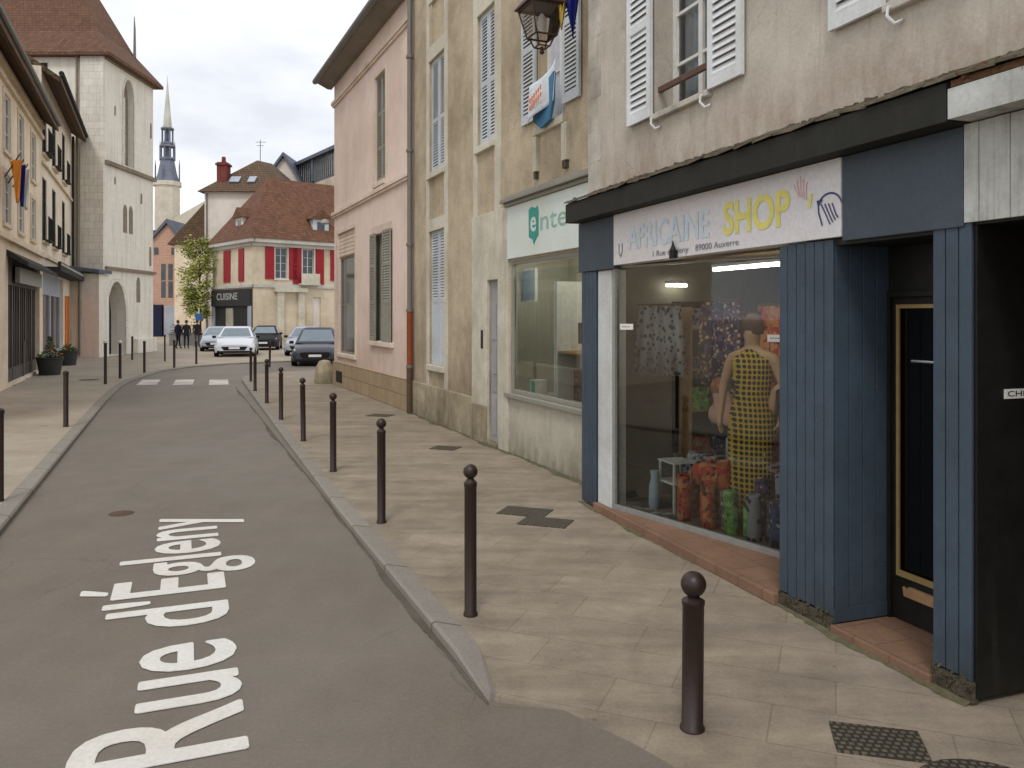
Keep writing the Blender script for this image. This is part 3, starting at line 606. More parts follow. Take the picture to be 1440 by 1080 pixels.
MB().box(.34, .66, .02, .2, .02, 2.575).build('post', 'post', A, bevel=.012)
for f0, f1, fh in ((3.425, 3.985, .10), (4.785, 5.055, .12)):
  b = MB(); b.box(f0, f1, -.005, .04, 0, fh)
  for k in range(24):
    x = rnd.uniform(f0 + .02, f1 - .01); s = rnd.uniform(.008, .03); b.obox((x, -.008, rnd.uniform(.02, .14)), (s * 1.6, .012, s), Matrix.Rotation(rnd.uniform(0, 3), 3, 'Y'))
  b.build('board_foot', 'rot', A)
MB().box(3.992, 4.0, .0, .45, .07, .16).build('skirting_board', 'blue', A)
# header, window and sill
b = MB(); b.box(3.99, 4.79, .02, .9, 2.56, 2.60); b.build('header', 'black', A)
g0 = Vector((.66, .06)); g1 = Vector((3.42, .77)); gd = (g1 - g0).normalized(); gn = Vector((-gd.y, gd.x)); gl = (g1 - g0).length
def gp(s, d, z): p = g0 + gd * s + gn * d; return (p.x, p.y, z)
gr = Matrix.Rotation(math.atan2(gd.y, gd.x), 3, 'Z')
win = MB(); win.obox(gp(gl / 2, 0, .105), (gl, .07, .05), gr).obox(gp(gl / 2, 0, 2.595), (gl, .05, .02), gr).obox(gp(.02, 0, 1.34), (.04, .06, 2.49), gr).obox(gp(gl - .02, 0, 1.34), (.04, .06, 2.49), gr)
win = win.build('shop_window', 'alu', A)
MB().quad(gp(.02, 0, .12), gp(gl - .02, 0, .12), gp(gl - .02, 0, 2.59), gp(.02, 0, 2.59)).build('pane', 'glass', win)
for s, z in ((.10, 1.98), (1.97, 1.905)):
    st = MB().obox(gp(s + .1, -.01, z), (.2, .004, .06), gr).build('sticker', 'paper', win)
    for k in range(5): MB().obox(gp(s + .04 + k * .025, -.0135, z), (.014, .001, .012), gr).build('printed_mark', 'grey_letter', st)
b = MB(); b.prism([(.36, -.05), (3.43, -.05), (3.43, .74), (.70, .03), (.36, .02)], .0, .085); b.build('window_sill', 'terracotta', A, bevel=.008)
b = MB(); b.box(3.99, 4.79, -.03, .95, 0, .06); b.build('threshold', 'terracotta', A, bevel=.006)
# door
b = MB(); b.box(3.992, 4.79, .455, .5, 2.26, 2.56).box(3.992, 4.02, .44, .5, .06, 2.26).box(4.76, 4.788, .44, .5, .06, 2.26).box(4.02, 4.76, .44, .5, 2.22, 2.26); b.build('door_frame', 'black', A, bevel=.004)
dr = MB().box(4.02, 4.76, .47, .51, .07, .36).box(4.02, 4.06, .468, .51, .36, 2.22).box(4.72, 4.76, .468, .51, .36, 2.22).box(4.06, 4.72, .468, .51, 2.17, 2.22).build('door', 'black', A)
MB().quad((4.06, .49, .36), (4.72, .49, .36), (4.72, .49, 2.17), (4.06, .49, 2.17)).build('pane', 'doorglass', dr)
b = MB(); b.box(4.06, 4.085, .455, .468, .36, 2.17).box(4.695, 4.72, .455, .468, .36, 2.17).box(4.085, 4.695, .456, .468, 2.145, 2.17).box(4.085, 4.695, .456, .468, .36, .40); b.build('glazing_trim', 'gold', dr)
b = MB(); b.prism([(4.13, .24), (4.70, .24), (4.70, .31), (4.17, .31), (4.15, .285), (4.12, .30)], .45, .469, 'y'); b.build('kick_board', 'ply', dr)
b = MB(); b.tube([(4.40, .45, 1.80), (4.22, .43, 1.80), (4.20, .46, 1.80)], .010, 8); b.build('handle', 'steel', dr)
# dark passage at the right end
b = MB()
for k in range(12): b.box(5.05, 5.063, .452 + k * .1, .452 + k * .1 + .094, .04, 2.58)
for k in range(8): b.box(5.064 + k * .15, 5.064 + k * .15 + .144, 1.66, 1.7, .04, 2.58)
b.box(5.05, 6.3, .02, 1.7, 2.585, 2.60); b.build('passage_boards', 'black', A)
b = MB(); b.box(5.051, 5.066, .02, .45, .04, 2.58); b.build('passage_boards', 'black', A)
pl = MB().obox((5.070, .36, 1.67), (.006, .30, .052), 0).build('name_plate', 'paper', A)
me = text_mesh('CHEZ', .2, .03, .01)
for v in me.vertices: v.co = (5.0745, .23 + v.co.x, 1.656 + v.co.y)
me.materials.append(M['black']); o = bpy.data.objects.new('lettering', me); COL.objects.link(o); o.parent = pl
boards(6.3, 6.6, 0, .45, .04, 2.60); 
b = MB(); b.box(6.6, 13, .08, .118, .02, .5).box(6.6, 13, .06, .118, 2.5, 2.6)
for x in (6.6, 8.6, 10.6, 12.9): b.box(x, x + .1, .05, .118, .5, 2.5)
b.build('side_shopfront', 'blue', A); MB().quad((6.7, .11, .5), (12.9, .11, .5), (12.9, .11, 2.5), (6.7, .11, 2.5)).build('side_pane', 'doorglass', A)
# room behind the window
b = MB(); b.quad((.30, .1, .085), (3.46, .76, .085), (3.46, 4.2, .085), (.30, 4.2, .085)); b.build('shop_floor', 'in_floor', A)
b = MB(); b.quad((.30, .0, 2.70), (.30, 4.2, 2.70), (3.46, 4.2, 2.70), (3.46, .0, 2.70)); b.build('shop_ceiling', 'in_ceil', A)
b = MB(); b.quad((.30, .16, .0), (.30, 4.2, .0), (.30, 4.2, 2.70), (.30, .16, 2.70)).quad((.30, 4.2, 0), (3.46, 4.2, 0), (3.46, 4.2, 2.70), (.30, 4.2, 2.70)).quad((3.46, .75, 0), (3.46, .75, 2.70), (3.46, 4.2, 2.70), (3.46, 4.2, 0)); b.build('shop_inner_wall', 'in_wall', A)
b = MB(); b.box(.31, .34, .95, 1.42, .09, 2.25); b.build('inner_doorway', 'in_dark', A)

# ---------------------------------------------------------------- goods in the shop window (placed in the house frame)
def AP(x, y, z=0): c, s = math.cos(rotA), math.sin(rotA); return (locA[0] + x * c - y * s, locA[1] + x * s + y * c, z)
for i, (p, q, lab) in enumerate([((1.22, .90), (2.75, .96), 'long lit fluorescent tube under the shop ceiling'), ((.42, .82), (.42, 1.07), 'short lit fluorescent tube deep inside the shop at left')]):
    z = 2.56 if i == 0 else 2.43
    t = thing('tube_light', lab, 'lamp', AP(*p, 0), rotA)
    d = Vector((q[0] - p[0], q[1] - p[1], 0)); MB().tube([(0, 0, z), (d.x, d.y, z)], .017, 10).build('tube', 'tube', t)
    bx = MB(); bx.obox((d.x / 2, d.y / 2, z + .035), (max(d.length, .1), .06, .03), math.atan2(d.y, d.x)); bx.build('fitting', 'white', t)
def skin_obj(name, verts, edges, mats, parent, root=0, sub=2):
    me = bpy.data.meshes.new(name); me.from_pydata([v[:3] for v in verts], edges, [])
    for m_ in mats: me.materials.append(M[m_])
    o = bpy.data.objects.new(name, me); COL.objects.link(o); o.parent = parent
    k = o.modifiers.new('skin', 'SKIN'); k.use_smooth_shade = True
    for i, v in enumerate(verts):
        sv_ = me.skin_vertices[0].data[i]; r = v[3]; sv_.radius = (r, v[4] if len(v) > 4 else r); sv_.use_root = (i == root)
    k2 = o.modifiers.new('sub', 'SUBSURF'); k2.levels = sub; k2.render_levels = sub
    dg = bpy.context.evaluated_depsgraph_get(); me2 = bpy.data.meshes.new_from_object(o.evaluated_get(dg)); o.modifiers.clear(); o.data = me2
    return o
def figure(pose=0, arm=(.26, .10)):
    """standing human skeleton 1.75 m: list of (x,y,z,radius) and edges; faces -y"""
    v = [(0, 0, .96, .125, .10), (0, 0, 1.12, .115, .09), (0, 0, 1.30, .14, .10), (0, 0, 1.44, .10, .075), (0, -.01, 1.52, .052), (0, -.015, 1.60, .075, .085), (0, -.015, 1.68, .078, .092), (0, -.01, 1.74, .05, .06)]
    e = [(i, i + 1) for i in range(7)]
    for s in (-1, 1):
        k = len(v); v += [(s * .10, 0, .88, .085), (s * .105, -.01 - .05 * pose * s, .50, .058), (s * .11, .01 + .10 * pose * s, .09, .042), (s * .12, -.10 + .10 * pose * s, .035, .038), (s * .125, -.15 + .1 * pose * s, .03, .03)]
        e += [(0, k), (k, k + 1), (k + 1, k + 2), (k + 2, k + 3), (k + 3, k + 4)]
        k = len(v); ax, ay = arm
        v += [(s * .19, 0, 1.41, .056), (s * (ax + .01), .02, 1.14, .042), (s * ax, -ay, .90, .028), (s * ax, -ay - .02, .83, .032, .018)]
        e += [(3, k), (k, k + 1), (k + 1, k + 2), (k + 2, k + 3)]
        for f in range(4):
            j = len(v); y0 = -ay - .045 + .018 * f; ln = (.06, .075, .07, .055)[f]
            v += [(s * ax, y0, .79, .008), (s * (ax - .012), y0 - .004, .79 - ln * .6, .007), (s * (ax - .022), y0 - .004, .79 - ln, .006)]; e += [(k + 3, j), (j, j + 1), (j + 1, j + 2)]
        j = len(v); v += [(s * (ax - .02), -ay - .055, .82, .009), (s * (ax - .03), -ay - .07, .79, .008)]; e += [(k + 3, j), (j, j + 1)]
    return v, e
def dress(b, prof, n=28, fold=.06):
    rings = []
    for r, ry, z in prof:
        rings.append([(r * math.cos(2 * math.pi * i / n) * (1 + fold * (prof[0][2] > z) * math.sin(6 * 2 * math.pi * i / n) * max(0, (1.0 - z))), ry * math.sin(2 * math.pi * i / n), z) for i in range(n)])
    return b.loft(rings)
def mannequin(x, y, z, rz, mat, label):
    t = thing('mannequin', label, 'mannequin', AP(x, y, z), rotA + rz)
    v, e = figure(0, (.27, .05)); skin_obj('body', v, e, ['manne'], t)
    b = MB(); dress(b, [(.235, .19, .03), (.215, .17, .45), (.215, .17, .75), (.20, .15, .93), (.145, .115, 1.10), (.175, .135, 1.28), (.185, .12, 1.40), (.12, .085, 1.46), (.065, .06, 1.50)]); b.build('dress', mat, t, smooth=True)
    b = MB(); b.lathe([(.22, 0), (.22, .012), (.03, .02), (.012, .05), (.012, .9)], (0, .06, 0), 18); b.build('stand', 'steel', t, smooth=True)
    b = MB(); b.lathe([(.088, 1.62), (.10, 1.68), (.085, 1.75), (.04, 1.80), (.003, 1.81)], (0, .0, 0), 16); b.build('hair', 'rail', t, smooth=True)
    return t
mannequin(1.80, .95, .20, .5, 'yellowdress', 'mannequin in a yellow dotted dress behind the shop window').scale = (1.12, 1.12, 1.06)
mannequin(2.22, 1.10, .0, .3, 'reddress', 'mannequin in a dark red print dress at the right of the window')
fr = [(.80, .46, 0), (1.0, .38, 1), (1.13, .44, 0), (1.27, .36, 4), (1.40, .40, 2), (1.53, .30, 2), (1.66, .42, 6), (1.78, .37, 4), (1.90, .40, 3), (2.02, .34, 5), (2.15, .38, 5), (.90, .60, 0), (1.15, .62, 1), (1.35, .58, 0), (1.55, .52, 4), (1.75, .58, 6), (1.95, .62, 0), (2.1, .55, 3), (.72, .34, 5), (1.46, .66, 4), (1.64, .72, 1), (1.84, .66, 0), (2.02, .74, 2), (1.22, .70, 3)]
flab = ['red print fabric roll standing leftmost in the window display', 'orange print fabric roll with green flecks in the window display', 'red and white print fabric roll in the window display', 'low purple print fabric roll between red and green rolls', 'tall bright green print fabric roll in the window display',
        'short green print fabric roll beside the tall green one', 'grey and black print fabric roll under the yellow dress', 'purple print fabric roll right of the grey one', 'dark blue and white print fabric roll in the window display', 'brown fabric roll at the right end of display', 'rightmost brown print fabric roll against the pilaster', 'tall red print fabric roll in the second row', 'orange print roll in the second row behind the red ones', 'red print roll in the second row left of the yellow dress', 'purple print roll in the second row behind the green one', 'grey print roll in the second row under the yellow dress', 'red print roll in the second row right of the yellow dress', 'navy print roll at the right end of the second row', 'short brown print roll at the far left of the fabric rolls', 'tall purple print roll in the third row behind the red ones', 'tall orange print roll in the third row left of the yellow skirt', 'tall red print roll in the third row beside the yellow skirt', 'tallest green print roll in the third row at the right', 'tall navy print roll in the third row behind the white stand']
for i, (s, h, m_) in enumerate(fr):
    p = gp(s, .2 + .1 * (i % 2) + (.2 if i > 10 else 0) + (.16 if i > 18 else 0), 0); b = MB(); b.lathe([(.058, 0), (.064, .01), (.064, h - .01), (.055, h), (.02, h), (.02, h - .02)], n=18)
    o = b.build('fabric_roll', FAB[m_], smooth=True); o.location = AP(p[0], p[1], .088); o.rotation_euler = (rnd.uniform(-.07, .07), rnd.uniform(-.05, .05), rnd.uniform(0, 6)); tag(o, flab[i], 'fabric roll', 'fabric rolls in the shop window')
def bag(x, y, z, w_, h, mat, label):
    t = thing('handbag', label, 'bag', AP(x, y, z), rotA + .2)
    MB().loft([[(-w_ / 2, -.09, 0), (w_ / 2, -.09, 0), (w_ / 2, .09, 0), (-w_ / 2, .09, 0)], [(-w_ / 2 - .02, -.10, h * .5), (w_ / 2 + .02, -.10, h * .5), (w_ / 2 + .02, .10, h * .5), (-w_ / 2 - .02, .10, h * .5)], [(-w_ / 2, -.03, h), (w_ / 2, -.03, h), (w_ / 2, .03, h), (-w_ / 2, .03, h)]]).build('bag_body', mat, t, bevel=.02)
    MB().tube([(-w_ * .3, 0, h), (-w_ * .22, 0, h + .12), (0, 0, h + .16), (w_ * .22, 0, h + .12), (w_ * .3, 0, h)], .01, 6).build('handle', 'rail', t)
bag(1.42, .72, .42, .34, .22, FAB[0], 'red print handbag behind the fabric rolls')
bag(1.02, .85, .40, .26, .26, FAB[6], 'black and white print bag on the white stand')
t = thing('display_stand', 'small white metal display stand in the shop window', 'stand', AP(.98, .62, .088), rotA)
b = MB()
for sx in (-.14, .14):
    for sy in (-.12, .12): b.box(sx - .01, sx + .01, sy - .01, sy + .01, 0, .5)
b.build('legs', 'white', t); MB().box(-.16, .16, -.14, .14, .29, .31).box(-.16, .16, -.14, .14, .5, .515).build('shelf', 'white', t)
for i, (x, y, h, lab) in enumerate([(.86, .42, .40, 'tall pale green vase standing on the display floor at left'), (.80, .72, .55, 'dark green vase behind the pale green one')]):
    b = MB(); b.lathe([(.05, 0), (.06, .05), (.055, h * .6), (.035, h * .8), (.045, h), (.04, h)], n=16); o = b.build('vase', ['paleblue', 'leaf_d'][i], smooth=True); o.location = AP(x, y, .088); tag(o, lab, 'vase')
for i, (x, y, z, lab) in enumerate([(.95, 1.15, .92, 'pink display bust, left one on the dark table'), (1.30, 1.05, .95, 'pink display bust with headscarf nearer the yellow dress')]):
    t = thing('display_bust', lab, 'bust', AP(x, y, z), rotA + .3)
    skin_obj('bust', [(0, 0, 0, .12, .09), (0, 0, .16, .13, .09), (0, 0, .24, .05), (0, -.01, .32, .07, .08), (0, -.01, .40, .07, .08), (.13, 0, .17, .05), (-.13, 0, .17, .05)], [(0, 1), (1, 2), (2, 3), (3, 4), (1, 5), (1, 6)], ['bust'], t)
    MB().lathe([(.085, .36), (.10, .42), (.08, .49), (.03, .52), (.004, .525)], (0, 0, 0), 14).build('headscarf', FAB[4 if i else 5], t, smooth=True)
t = thing('display_table', 'dark round-topped table carrying the pink busts inside the shop', 'table', AP(1.1, 1.15, .088), rotA)
MB().lathe([(.36, .79), (.37, .80), (.37, .825), (.36, .83)], n=24).build('tabletop', 'in_dark', t, smooth=True)
b = MB(); b.lathe([(.2, 0), (.2, .02), (.03, .04), (.03, .79)], n=16); b.build('leg', 'steel', t, smooth=True)
t = thing('wall_shelf', 'tall shelf of folded printed cloth on the inner left wall of the shop', 'shelf', AP(.33, 1.02, .088), rotA)
for z in (.5, .95, 1.4, 1.85): MB().box(0, .26, .0, 1.9, z, z + .02).build('shelf', 'ply', t)
for y in (0, 1.88): MB().box(0, .26, y, y + .02, 0, 2.1).build('side_panel', 'ply', t)
for zi, z in enumerate((.52, .97, 1.42, 1.87)):
    for k in range(7):
        h = rnd.uniform(.10, .30); sb_ = MB(); q = 0
        while q < h: sb_.box(.02 + rnd.uniform(0, .02), .25, rnd.uniform(0, .01), .21 + rnd.uniform(0, .015), q, q + .028); q += .031
        o = sb_.build('folded_cloth', FAB[(k * 3 + zi * 2) % 7]); o.location = AP(.33, 1.05 + k * .262, .088 + z + .001); o.rotation_euler.z = rotA
        tag(o, 'small pile of folded printed cloth on a shelf at the back of the shop', 'cloth pile', 'folded cloth piles on the shop shelf')
for k, (x, y, z, rz, m_, ln) in enumerate([(.62, .62, 2.2, .9, 6, .75), (.8, 1.25, 2.25, .5, 4, .9), (1.15, 1.7, 2.2, .3, 0, 1.0), (1.6, 1.75, 2.2, .2, 1, .95), (2.05, 1.8, 2.2, .2, 3, 1.0), (2.5, 1.6, 2.2, .1, 2, 1.05), (2.55, .98, 2.15, .0, 0, 1.1)]):
    g_ = MB(); n = 14
    L0 = [(-.27 + .54 * i / n, .03 * math.sin(i * 1.9)) for i in range(n + 1)]
    for i in range(n):
        (xa, ya), (xb, yb) = L0[i], L0[i + 1]; g_.quad((xa * 1.1, ya * 1.6, -ln), (xb * 1.1, yb * 1.6, -ln), (xb * .8, yb, 0), (xa * .8, ya, 0))
    o = g_.build('hanging_cloth', FAB[m_], smooth=True); o.modifiers.new('thick', 'SOLIDIFY').thickness = .006; o.location = AP(x, y, z); o.rotation_euler.z = rotA + rz
    tag(o, ['grey print', 'purple print', 'red print', 'orange print', 'navy print', 'green print', 'brick red print'][k] + [' cloth hung at the left of the shop window', ' cloth hung behind the white display stand', ' cloth hung in the middle of the shop', ' cloth hung right of the middle of the shop', ' cloth hung behind the yellow dress', ' cloth hung deep behind the red dress', ' cloth hung close to the right end of the window'][k], 'cloth', 'cloths hung in the shop')
    rl = MB().tube([(-.24, 0, .012), (.24, 0, .012)], .012, 6); rl.build('hanging_bar', 'rail', o)
t = thing('clothes_rail', 'metal rail of hanging clothes along the inner shop wall', 'rail', AP(.72, 1.5, .088), rotA)
MB().tube([(0, 0, 0), (0, 0, 1.85), (0, 1.6, 1.85), (0, 1.6, 0)], .015, 8).build('rail', 'steel', t)
for k in range(9):
    g_ = MB(); y = 1.58 + k * .165; mt = [FAB[6], FAB[0], FAB[4], 'ply', FAB[5], FAB[3], 'curtain', FAB[1], FAB[2]][k]; ln = rnd.uniform(.6, .95)
    g_.loft([[(-.2, -.03, -ln), (.2, -.03, -ln), (.2, .03, -ln), (-.2, .03, -ln)], [(-.17, -.03, -.35), (.17, -.03, -.35), (.17, .03, -.35), (-.17, .03, -.35)], [(-.2, -.02, -.09), (.2, -.02, -.09), (.2, .02, -.09), (-.2, .02, -.09)], [(-.05, -.015, 0), (.05, -.015, 0), (.05, .015, 0), (-.05, .015, 0)]])
    o = g_.build('garment', mt, bevel=.01); o.location = AP(.72, y, 1.90); o.rotation_euler = (0, 0, rotA + rnd.uniform(-.25, .25))
    tag(o, ['grey print', 'red print', 'purple print', 'tan', 'brown', 'blue print', 'pale', 'orange print', 'green print'][k] + ' garment hanging on the rail inside the shop', 'garment', 'clothes hanging in the shop')
for k in range(10):
    o = MB().obox((0, 0, .006), (rnd.uniform(.08, .14), rnd.uniform(.06, .10), .008), 0).build('leaflet', ['paper', 'paleblue', 'pink_letter', 'grey_letter'][k % 4]); p = gp(.08 + .09 * k, .09 + .07 * (k % 3), 0)
    o.location = AP(p[0], p[1], .088); o.rotation_euler.z = rnd.uniform(0, 3); tag(o, 'small printed leaflet lying flat on the display floor at the left of the window', 'leaflet', 'leaflets on the window floor')

def moss(p0, p1, wd):
    p0 = Vector(p0); p1 = Vector(p1); d = (p1 - p0).normalized(); n_ = Vector((-d.y, d.x)); L0 = (p1 - p0).length; N = int(L0 / .06); E0 = []
    for i in range(N + 1):
        q = p0 + d * L0 * i / N; w_ = wd * (.45 + .3 * math.sin(i * .13) + .2 * math.sin(i * .41 + 1) + rnd.uniform(-.15, .2)); w_ = max(w_, .008); E0.append((q, q + n_ * w_))
    bb = MB()
    for (a, c), (e_, f_) in zip(E0, E0[1:]): bb.add([(a.x, a.y, .004), (e_.x, e_.y, .004), (f_.x, f_.y, .003), (c.x, c.y, .003), (a.x, a.y, .02), (e_.x, e_.y, .02)], [(0, 1, 5, 4), (4, 5, 2, 3)])
    o = bb.build('moss', 'moss'); o['kind'] = 'stuff'; tag(o, 'ragged mossy dirt along the foot of the right-hand walls', 'moss'); return o
moss(AP(5.05, -.01)[:2], AP(-.05, -.03)[:2], .07)

# ================================================================= BUILDING B: ochre roughcast house
locB, rotB = frame((-2.10, 17.5), (.383, -.924))
B = thing('ochre_house', 'ochre roughcast house with pale stone bands, blue-white shutters and a cream shop sign', 'house', locB, rotB)
def BP(x, y, z=0): c, s = math.cos(rotB), math.sin(rotB); return (locB[0] + x * c - y * s, locB[1] + x * s + y * c, z)
hol = [(1.16, 2.18, 1.12, 3.76, .10), (1.16, 2.18, 4.92, 7.16, .10), (3.98, 4.80, 4.92, 7.12, .10), (6.45, 7.31, 4.74, 6.95, .20), (4.52, 5.02, .06, 2.66, .05), (5.46, 7.86, .92, 2.92, .06), (1.3, 2.05, 7.5, 8.3, .03)]
b = MB(); b.wall(0, 8.75, 0, 11.2, hol, 0); shell(b, 0, 8.75, 0, 8, 0, 11.2); b.build('wall', 'b_wall', B)
b = MB(); gable_roof(b, -.1, 8.75, 0, 8, 11.2, 14, .4); b.build('roof', 'tile_brown', B)
b = MB()
for a, c in ((1.0, 1.158), (2.182, 2.36), (3.80, 3.978), (4.802, 5.06)): b.box(a, c, -.025, .02, .70 if a < 3 else 3.76, 11.15)
b.box(1.158, 2.182, -.022, .02, 3.762, 4.0).box(1.158, 2.182, -.022, .02, 7.165, 7.45).box(3.978, 4.802, -.022, .02, 7.125, 7.4).box(1.158, 2.182, -.022, .02, 8.32, 8.6)
b.build('stone_band', 'b_stone', B, bevel=.006)
b = MB(); b.box(3.80, 4.518, -.05, .02, .0, 3.755).box(5.022, 5.43, -.055, .02, 0, 3.755).box(4.518, 5.022, -.045, .02, 2.662, 3.755); b.build('door_surround', 'b_stone', B, bevel=.012)
b = MB(); b.box(-.0, 3.798, -.05, .02, 0, .70); b.box(3.79, 4.53, -.075, -.048, 0, .62); b.build('plinth', 'b_plinth', B, bevel=.015)
b = MB(); b.box(5.432, 8.7, -.015, .02, .0, .85); b.build('shop_base', 'b_base', B)
for (x0, x1, z0) in ((1.12, 2.22, 4.80), (3.94, 4.84, 4.80), (1.12, 2.22, 1.0), (6.40, 7.36, 4.62)): MB().box(x0, x1, -.07, .19, z0, z0 + .115).build('sill', 'b_stone', B, bevel=.012)
for (x0, x1, z0, z1, r_, sb) in ((1.16, 2.18, 4.92, 7.16, (5.95,), None), (3.98, 4.80, 4.92, 7.12, (5.95,), None), (1.16, 2.18, 1.12, 3.76, (2.38,), 2.38)):
    xm = (x0 + x1) / 2
    for a, c in ((x0 + .01, xm - .006), (xm + .006, x1 - .01)): shutter(a, c, z0, z1, .075, 'shut_b', B, r_, sb, gap=.055)
    MB().quad((x0, .099, z0), (x1, .099, z0), (x1, .099, z1), (x0, .099, z1)).build('closed_window', 'dark', B)
shutter(5.96, 6.44, 4.86, 6.95, -.02, 'shut_b', B, (5.9,), gap=.055); shutter(7.32, 7.80, 4.86, 6.95, -.02, 'shut_b', B, (5.9,), gap=.055)
window(6.45, 7.31, 4.74, 6.95, .19, B, bars=2, pane='curtain')
for x0, x1 in ((6.38, 6.50), (7.30, 7.45)):
    o = MB().box(x0, x1, -.06, .02, 4.12, 4.615).build('wall_strip', 'b_stone', B, bevel=.008); MB().box(x0 + .02, x1 - .03, -.05, .02, 4.02, 4.118).build('strip_foot', 'rot', o)
MB().quad((1.3, .029, 7.5), (2.05, .029, 7.5), (2.05, .029, 8.3), (1.3, .029, 8.3)).build('blind_panel', 'b_wall', B)
# house door
dr = MB().box(4.525, 5.018, .03, .05, .06, 2.66).build('door', 'door_grey', B)
b = MB()
for z0, z1 in ((.16, .78), (.86, 1.62), (1.70, 2.28)): b.box(4.58, 4.76, .018, .03, z0, z1).box(4.80, 4.97, .018, .03, z0, z1)
b.build('door_panel', 'door_grey', dr, bevel=.006); MB().tube([(4.74, .03, 1.15), (4.74, -.03, 1.15), (4.80, -.035, 1.15)], .012, 6).build('handle', 'steel', dr)
MB().box(4.50, 5.04, -.10, .03, 0, .06).build('door_step', 'b_plinth', B, bevel=.01)
MB().box(4.28, 4.36, -.062, -.049, 1.55, 1.85).build('letter_box', 'dark', B)
# shop sign, cornice, window
sb = MB().box(5.435, 8.7, -.06, .02, 2.95, 3.735).build('sign_board', 'b_sign', B, bevel=.004)
b = MB(); b.box(5.38, 8.72, -.10, .02, 3.74, 3.79).box(5.36, 8.72, -.16, .02, 3.793, 3.85).box(5.40, 8.72, -.09, .02, 3.853, 3.90); b.build('cornice', 'b_frame', B, bevel=.006)
wl = MB(); wl.prism([(6.26, 3.60), (6.36, 3.635), (6.50, 3.60), (6.56, 3.63), (6.60, 3.56), (6.60, 3.22), (6.52, 3.17), (6.44, 3.09), (6.40, 3.17), (6.27, 3.21)], -.066, -.0605, 'y'); wl.build('logo_badge', 'teal', sb)
wall_text('e', 6.33, -.068, 3.28, .2, .30, 'b_sign', sb, bold=.02)
wall_text('nterim', 6.66, -.0625, 3.27, 1.75, .27, 'teal_pale', sb, bold=.005)
b = MB(); b.box(5.46, 7.86, .0, .06, .922, .98).box(5.46, 7.86, .0, .06, 2.86, 2.918).box(5.462, 5.52, .0, .06, .98, 2.86).box(7.80, 7.858, .0, .06, .98, 2.86); wf = b.build('shop_window', 'b_frame', B, bevel=.004)
MB().quad((5.50, .03, .95), (7.83, .03, .95), (7.83, .03, 2.9), (5.50, .03, 2.9)).build('pane', 'glass_b', wf)
MB().box(5.36, 8.7, -.09, .0, .855, .918).build('window_ledge', 'b_frame', B, bevel=.006)
b = MB(); b.quad((3.0, .08, .86), (8.5, .08, .86), (8.5, 1.2, .86), (3, 1.2, .86)); b.build('office_floor', 'inb_wall', B)
b = MB(); b.quad((3, .08, 3.2), (3, 1.2, 3.2), (8.5, 1.2, 3.2), (8.5, .08, 3.2)).quad((3, .075, 2.9), (8.5, .075, 2.9), (8.5, .075, 3.2), (3, .075, 3.2)).quad((5.0, .1, .86), (5.0, 1.2, .86), (5.0, 1.2, 3.2), (5.0, .1, 3.2)).quad((5.0, 1.2, .86), (8.5, 1.2, .86), (8.5, 1.2, 3.2), (5.0, 1.2, 3.2)).quad((8.5, .1, .86), (8.5, .1, 3.2), (8.5, 1.2, 3.2), (8.5, 1.2, .86)); b.build('office_inner_wall', 'inb_wall', B)
for a, c in ((5.6, 6.8), (7.0, 8.2)):
    ol = MB().box(a, c, .45, .60, 3.16, 3.2).build('ceiling_lamp', 'white', B); MB().box(a + .02, c - .02, .47, .58, 3.14, 3.158).build('tube', 'tube', ol)
def in_b(name, x, y, z, sx, sy, sz, mat, label, cat, fm=None):
    t = thing(name, label, cat, BP(x, y, z), rotB); MB().box(-sx / 2, sx / 2, -sy / 2, sy / 2, 0, sz).build('panel', mat, t, bevel=.006)
    if fm:
        h = .02; MB().box(-sx / 2 - h, sx / 2 + h, -sy / 2 - h * .5, sy / 2 + h, -h, 0).box(-sx / 2 - h, sx / 2 + h, -sy / 2 - h * .5, sy / 2 + h, sz, sz + h).box(-sx / 2 - h, -sx / 2, -sy / 2 - h * .5, sy / 2 + h, 0, sz).box(sx / 2, sx / 2 + h, -sy / 2 - h * .5, sy / 2 + h, 0, sz).build('frame', fm, t)
    return t
in_b('poster', 5.75, .16, 2.32, .50, .01, .45, 'paleblue', 'pale blue poster high in the cream shop window', 'poster', 'white')
in_b('poster', 6.9, .8, 1.55, .36, .02, .75, 'paper', 'white notice sheet inside the cream shop', 'poster', 'white')
in_b('poster', 7.5, .62, 1.45, .30, .02, 1.05, 'grey_letter', 'dark framed notice board at the right inside the cream shop', 'notice board', 'dark')
in_b('picture', 7.50, .18, .99, .44, .04, .38, 'brownpic', 'brown picture propped at the foot of the cream shop window', 'picture', 'rail')
t = thing('desk', 'pale desk with a dark screen inside the cream shop', 'desk', BP(6.75, .62, .87), rotB)
MB().box(-.55, .55, -.22, .22, .68, .71).build('desk_top', 'ply', t); MB().box(-.5, .5, .15, .17, 0, .68).box(-.54, -.5, -.2, .2, 0, .68).box(.5, .54, -.2, .2, 0, .68).build('desk_frame', 'white', t)
MB().box(-.02, .02, .0, .03, .71, .85).box(-.25, .25, -.015, .0, .82, 1.12).build('screen', 'in_dark', t)
in_b('waste_bin', 5.78, .3, .87, .16, .16, .24, 'mint', 'mint green box at the left foot of the cream shop window', 'box', 'white')
in_b('partition', 6.2, .75, .87, .06, .7, 1.7, 'paleblue', 'pale partition screen standing inside the cream shop', 'screen', 'white')
moss(BP(8.3, -.03)[:2], BP(.05, -.06)[:2], .11)
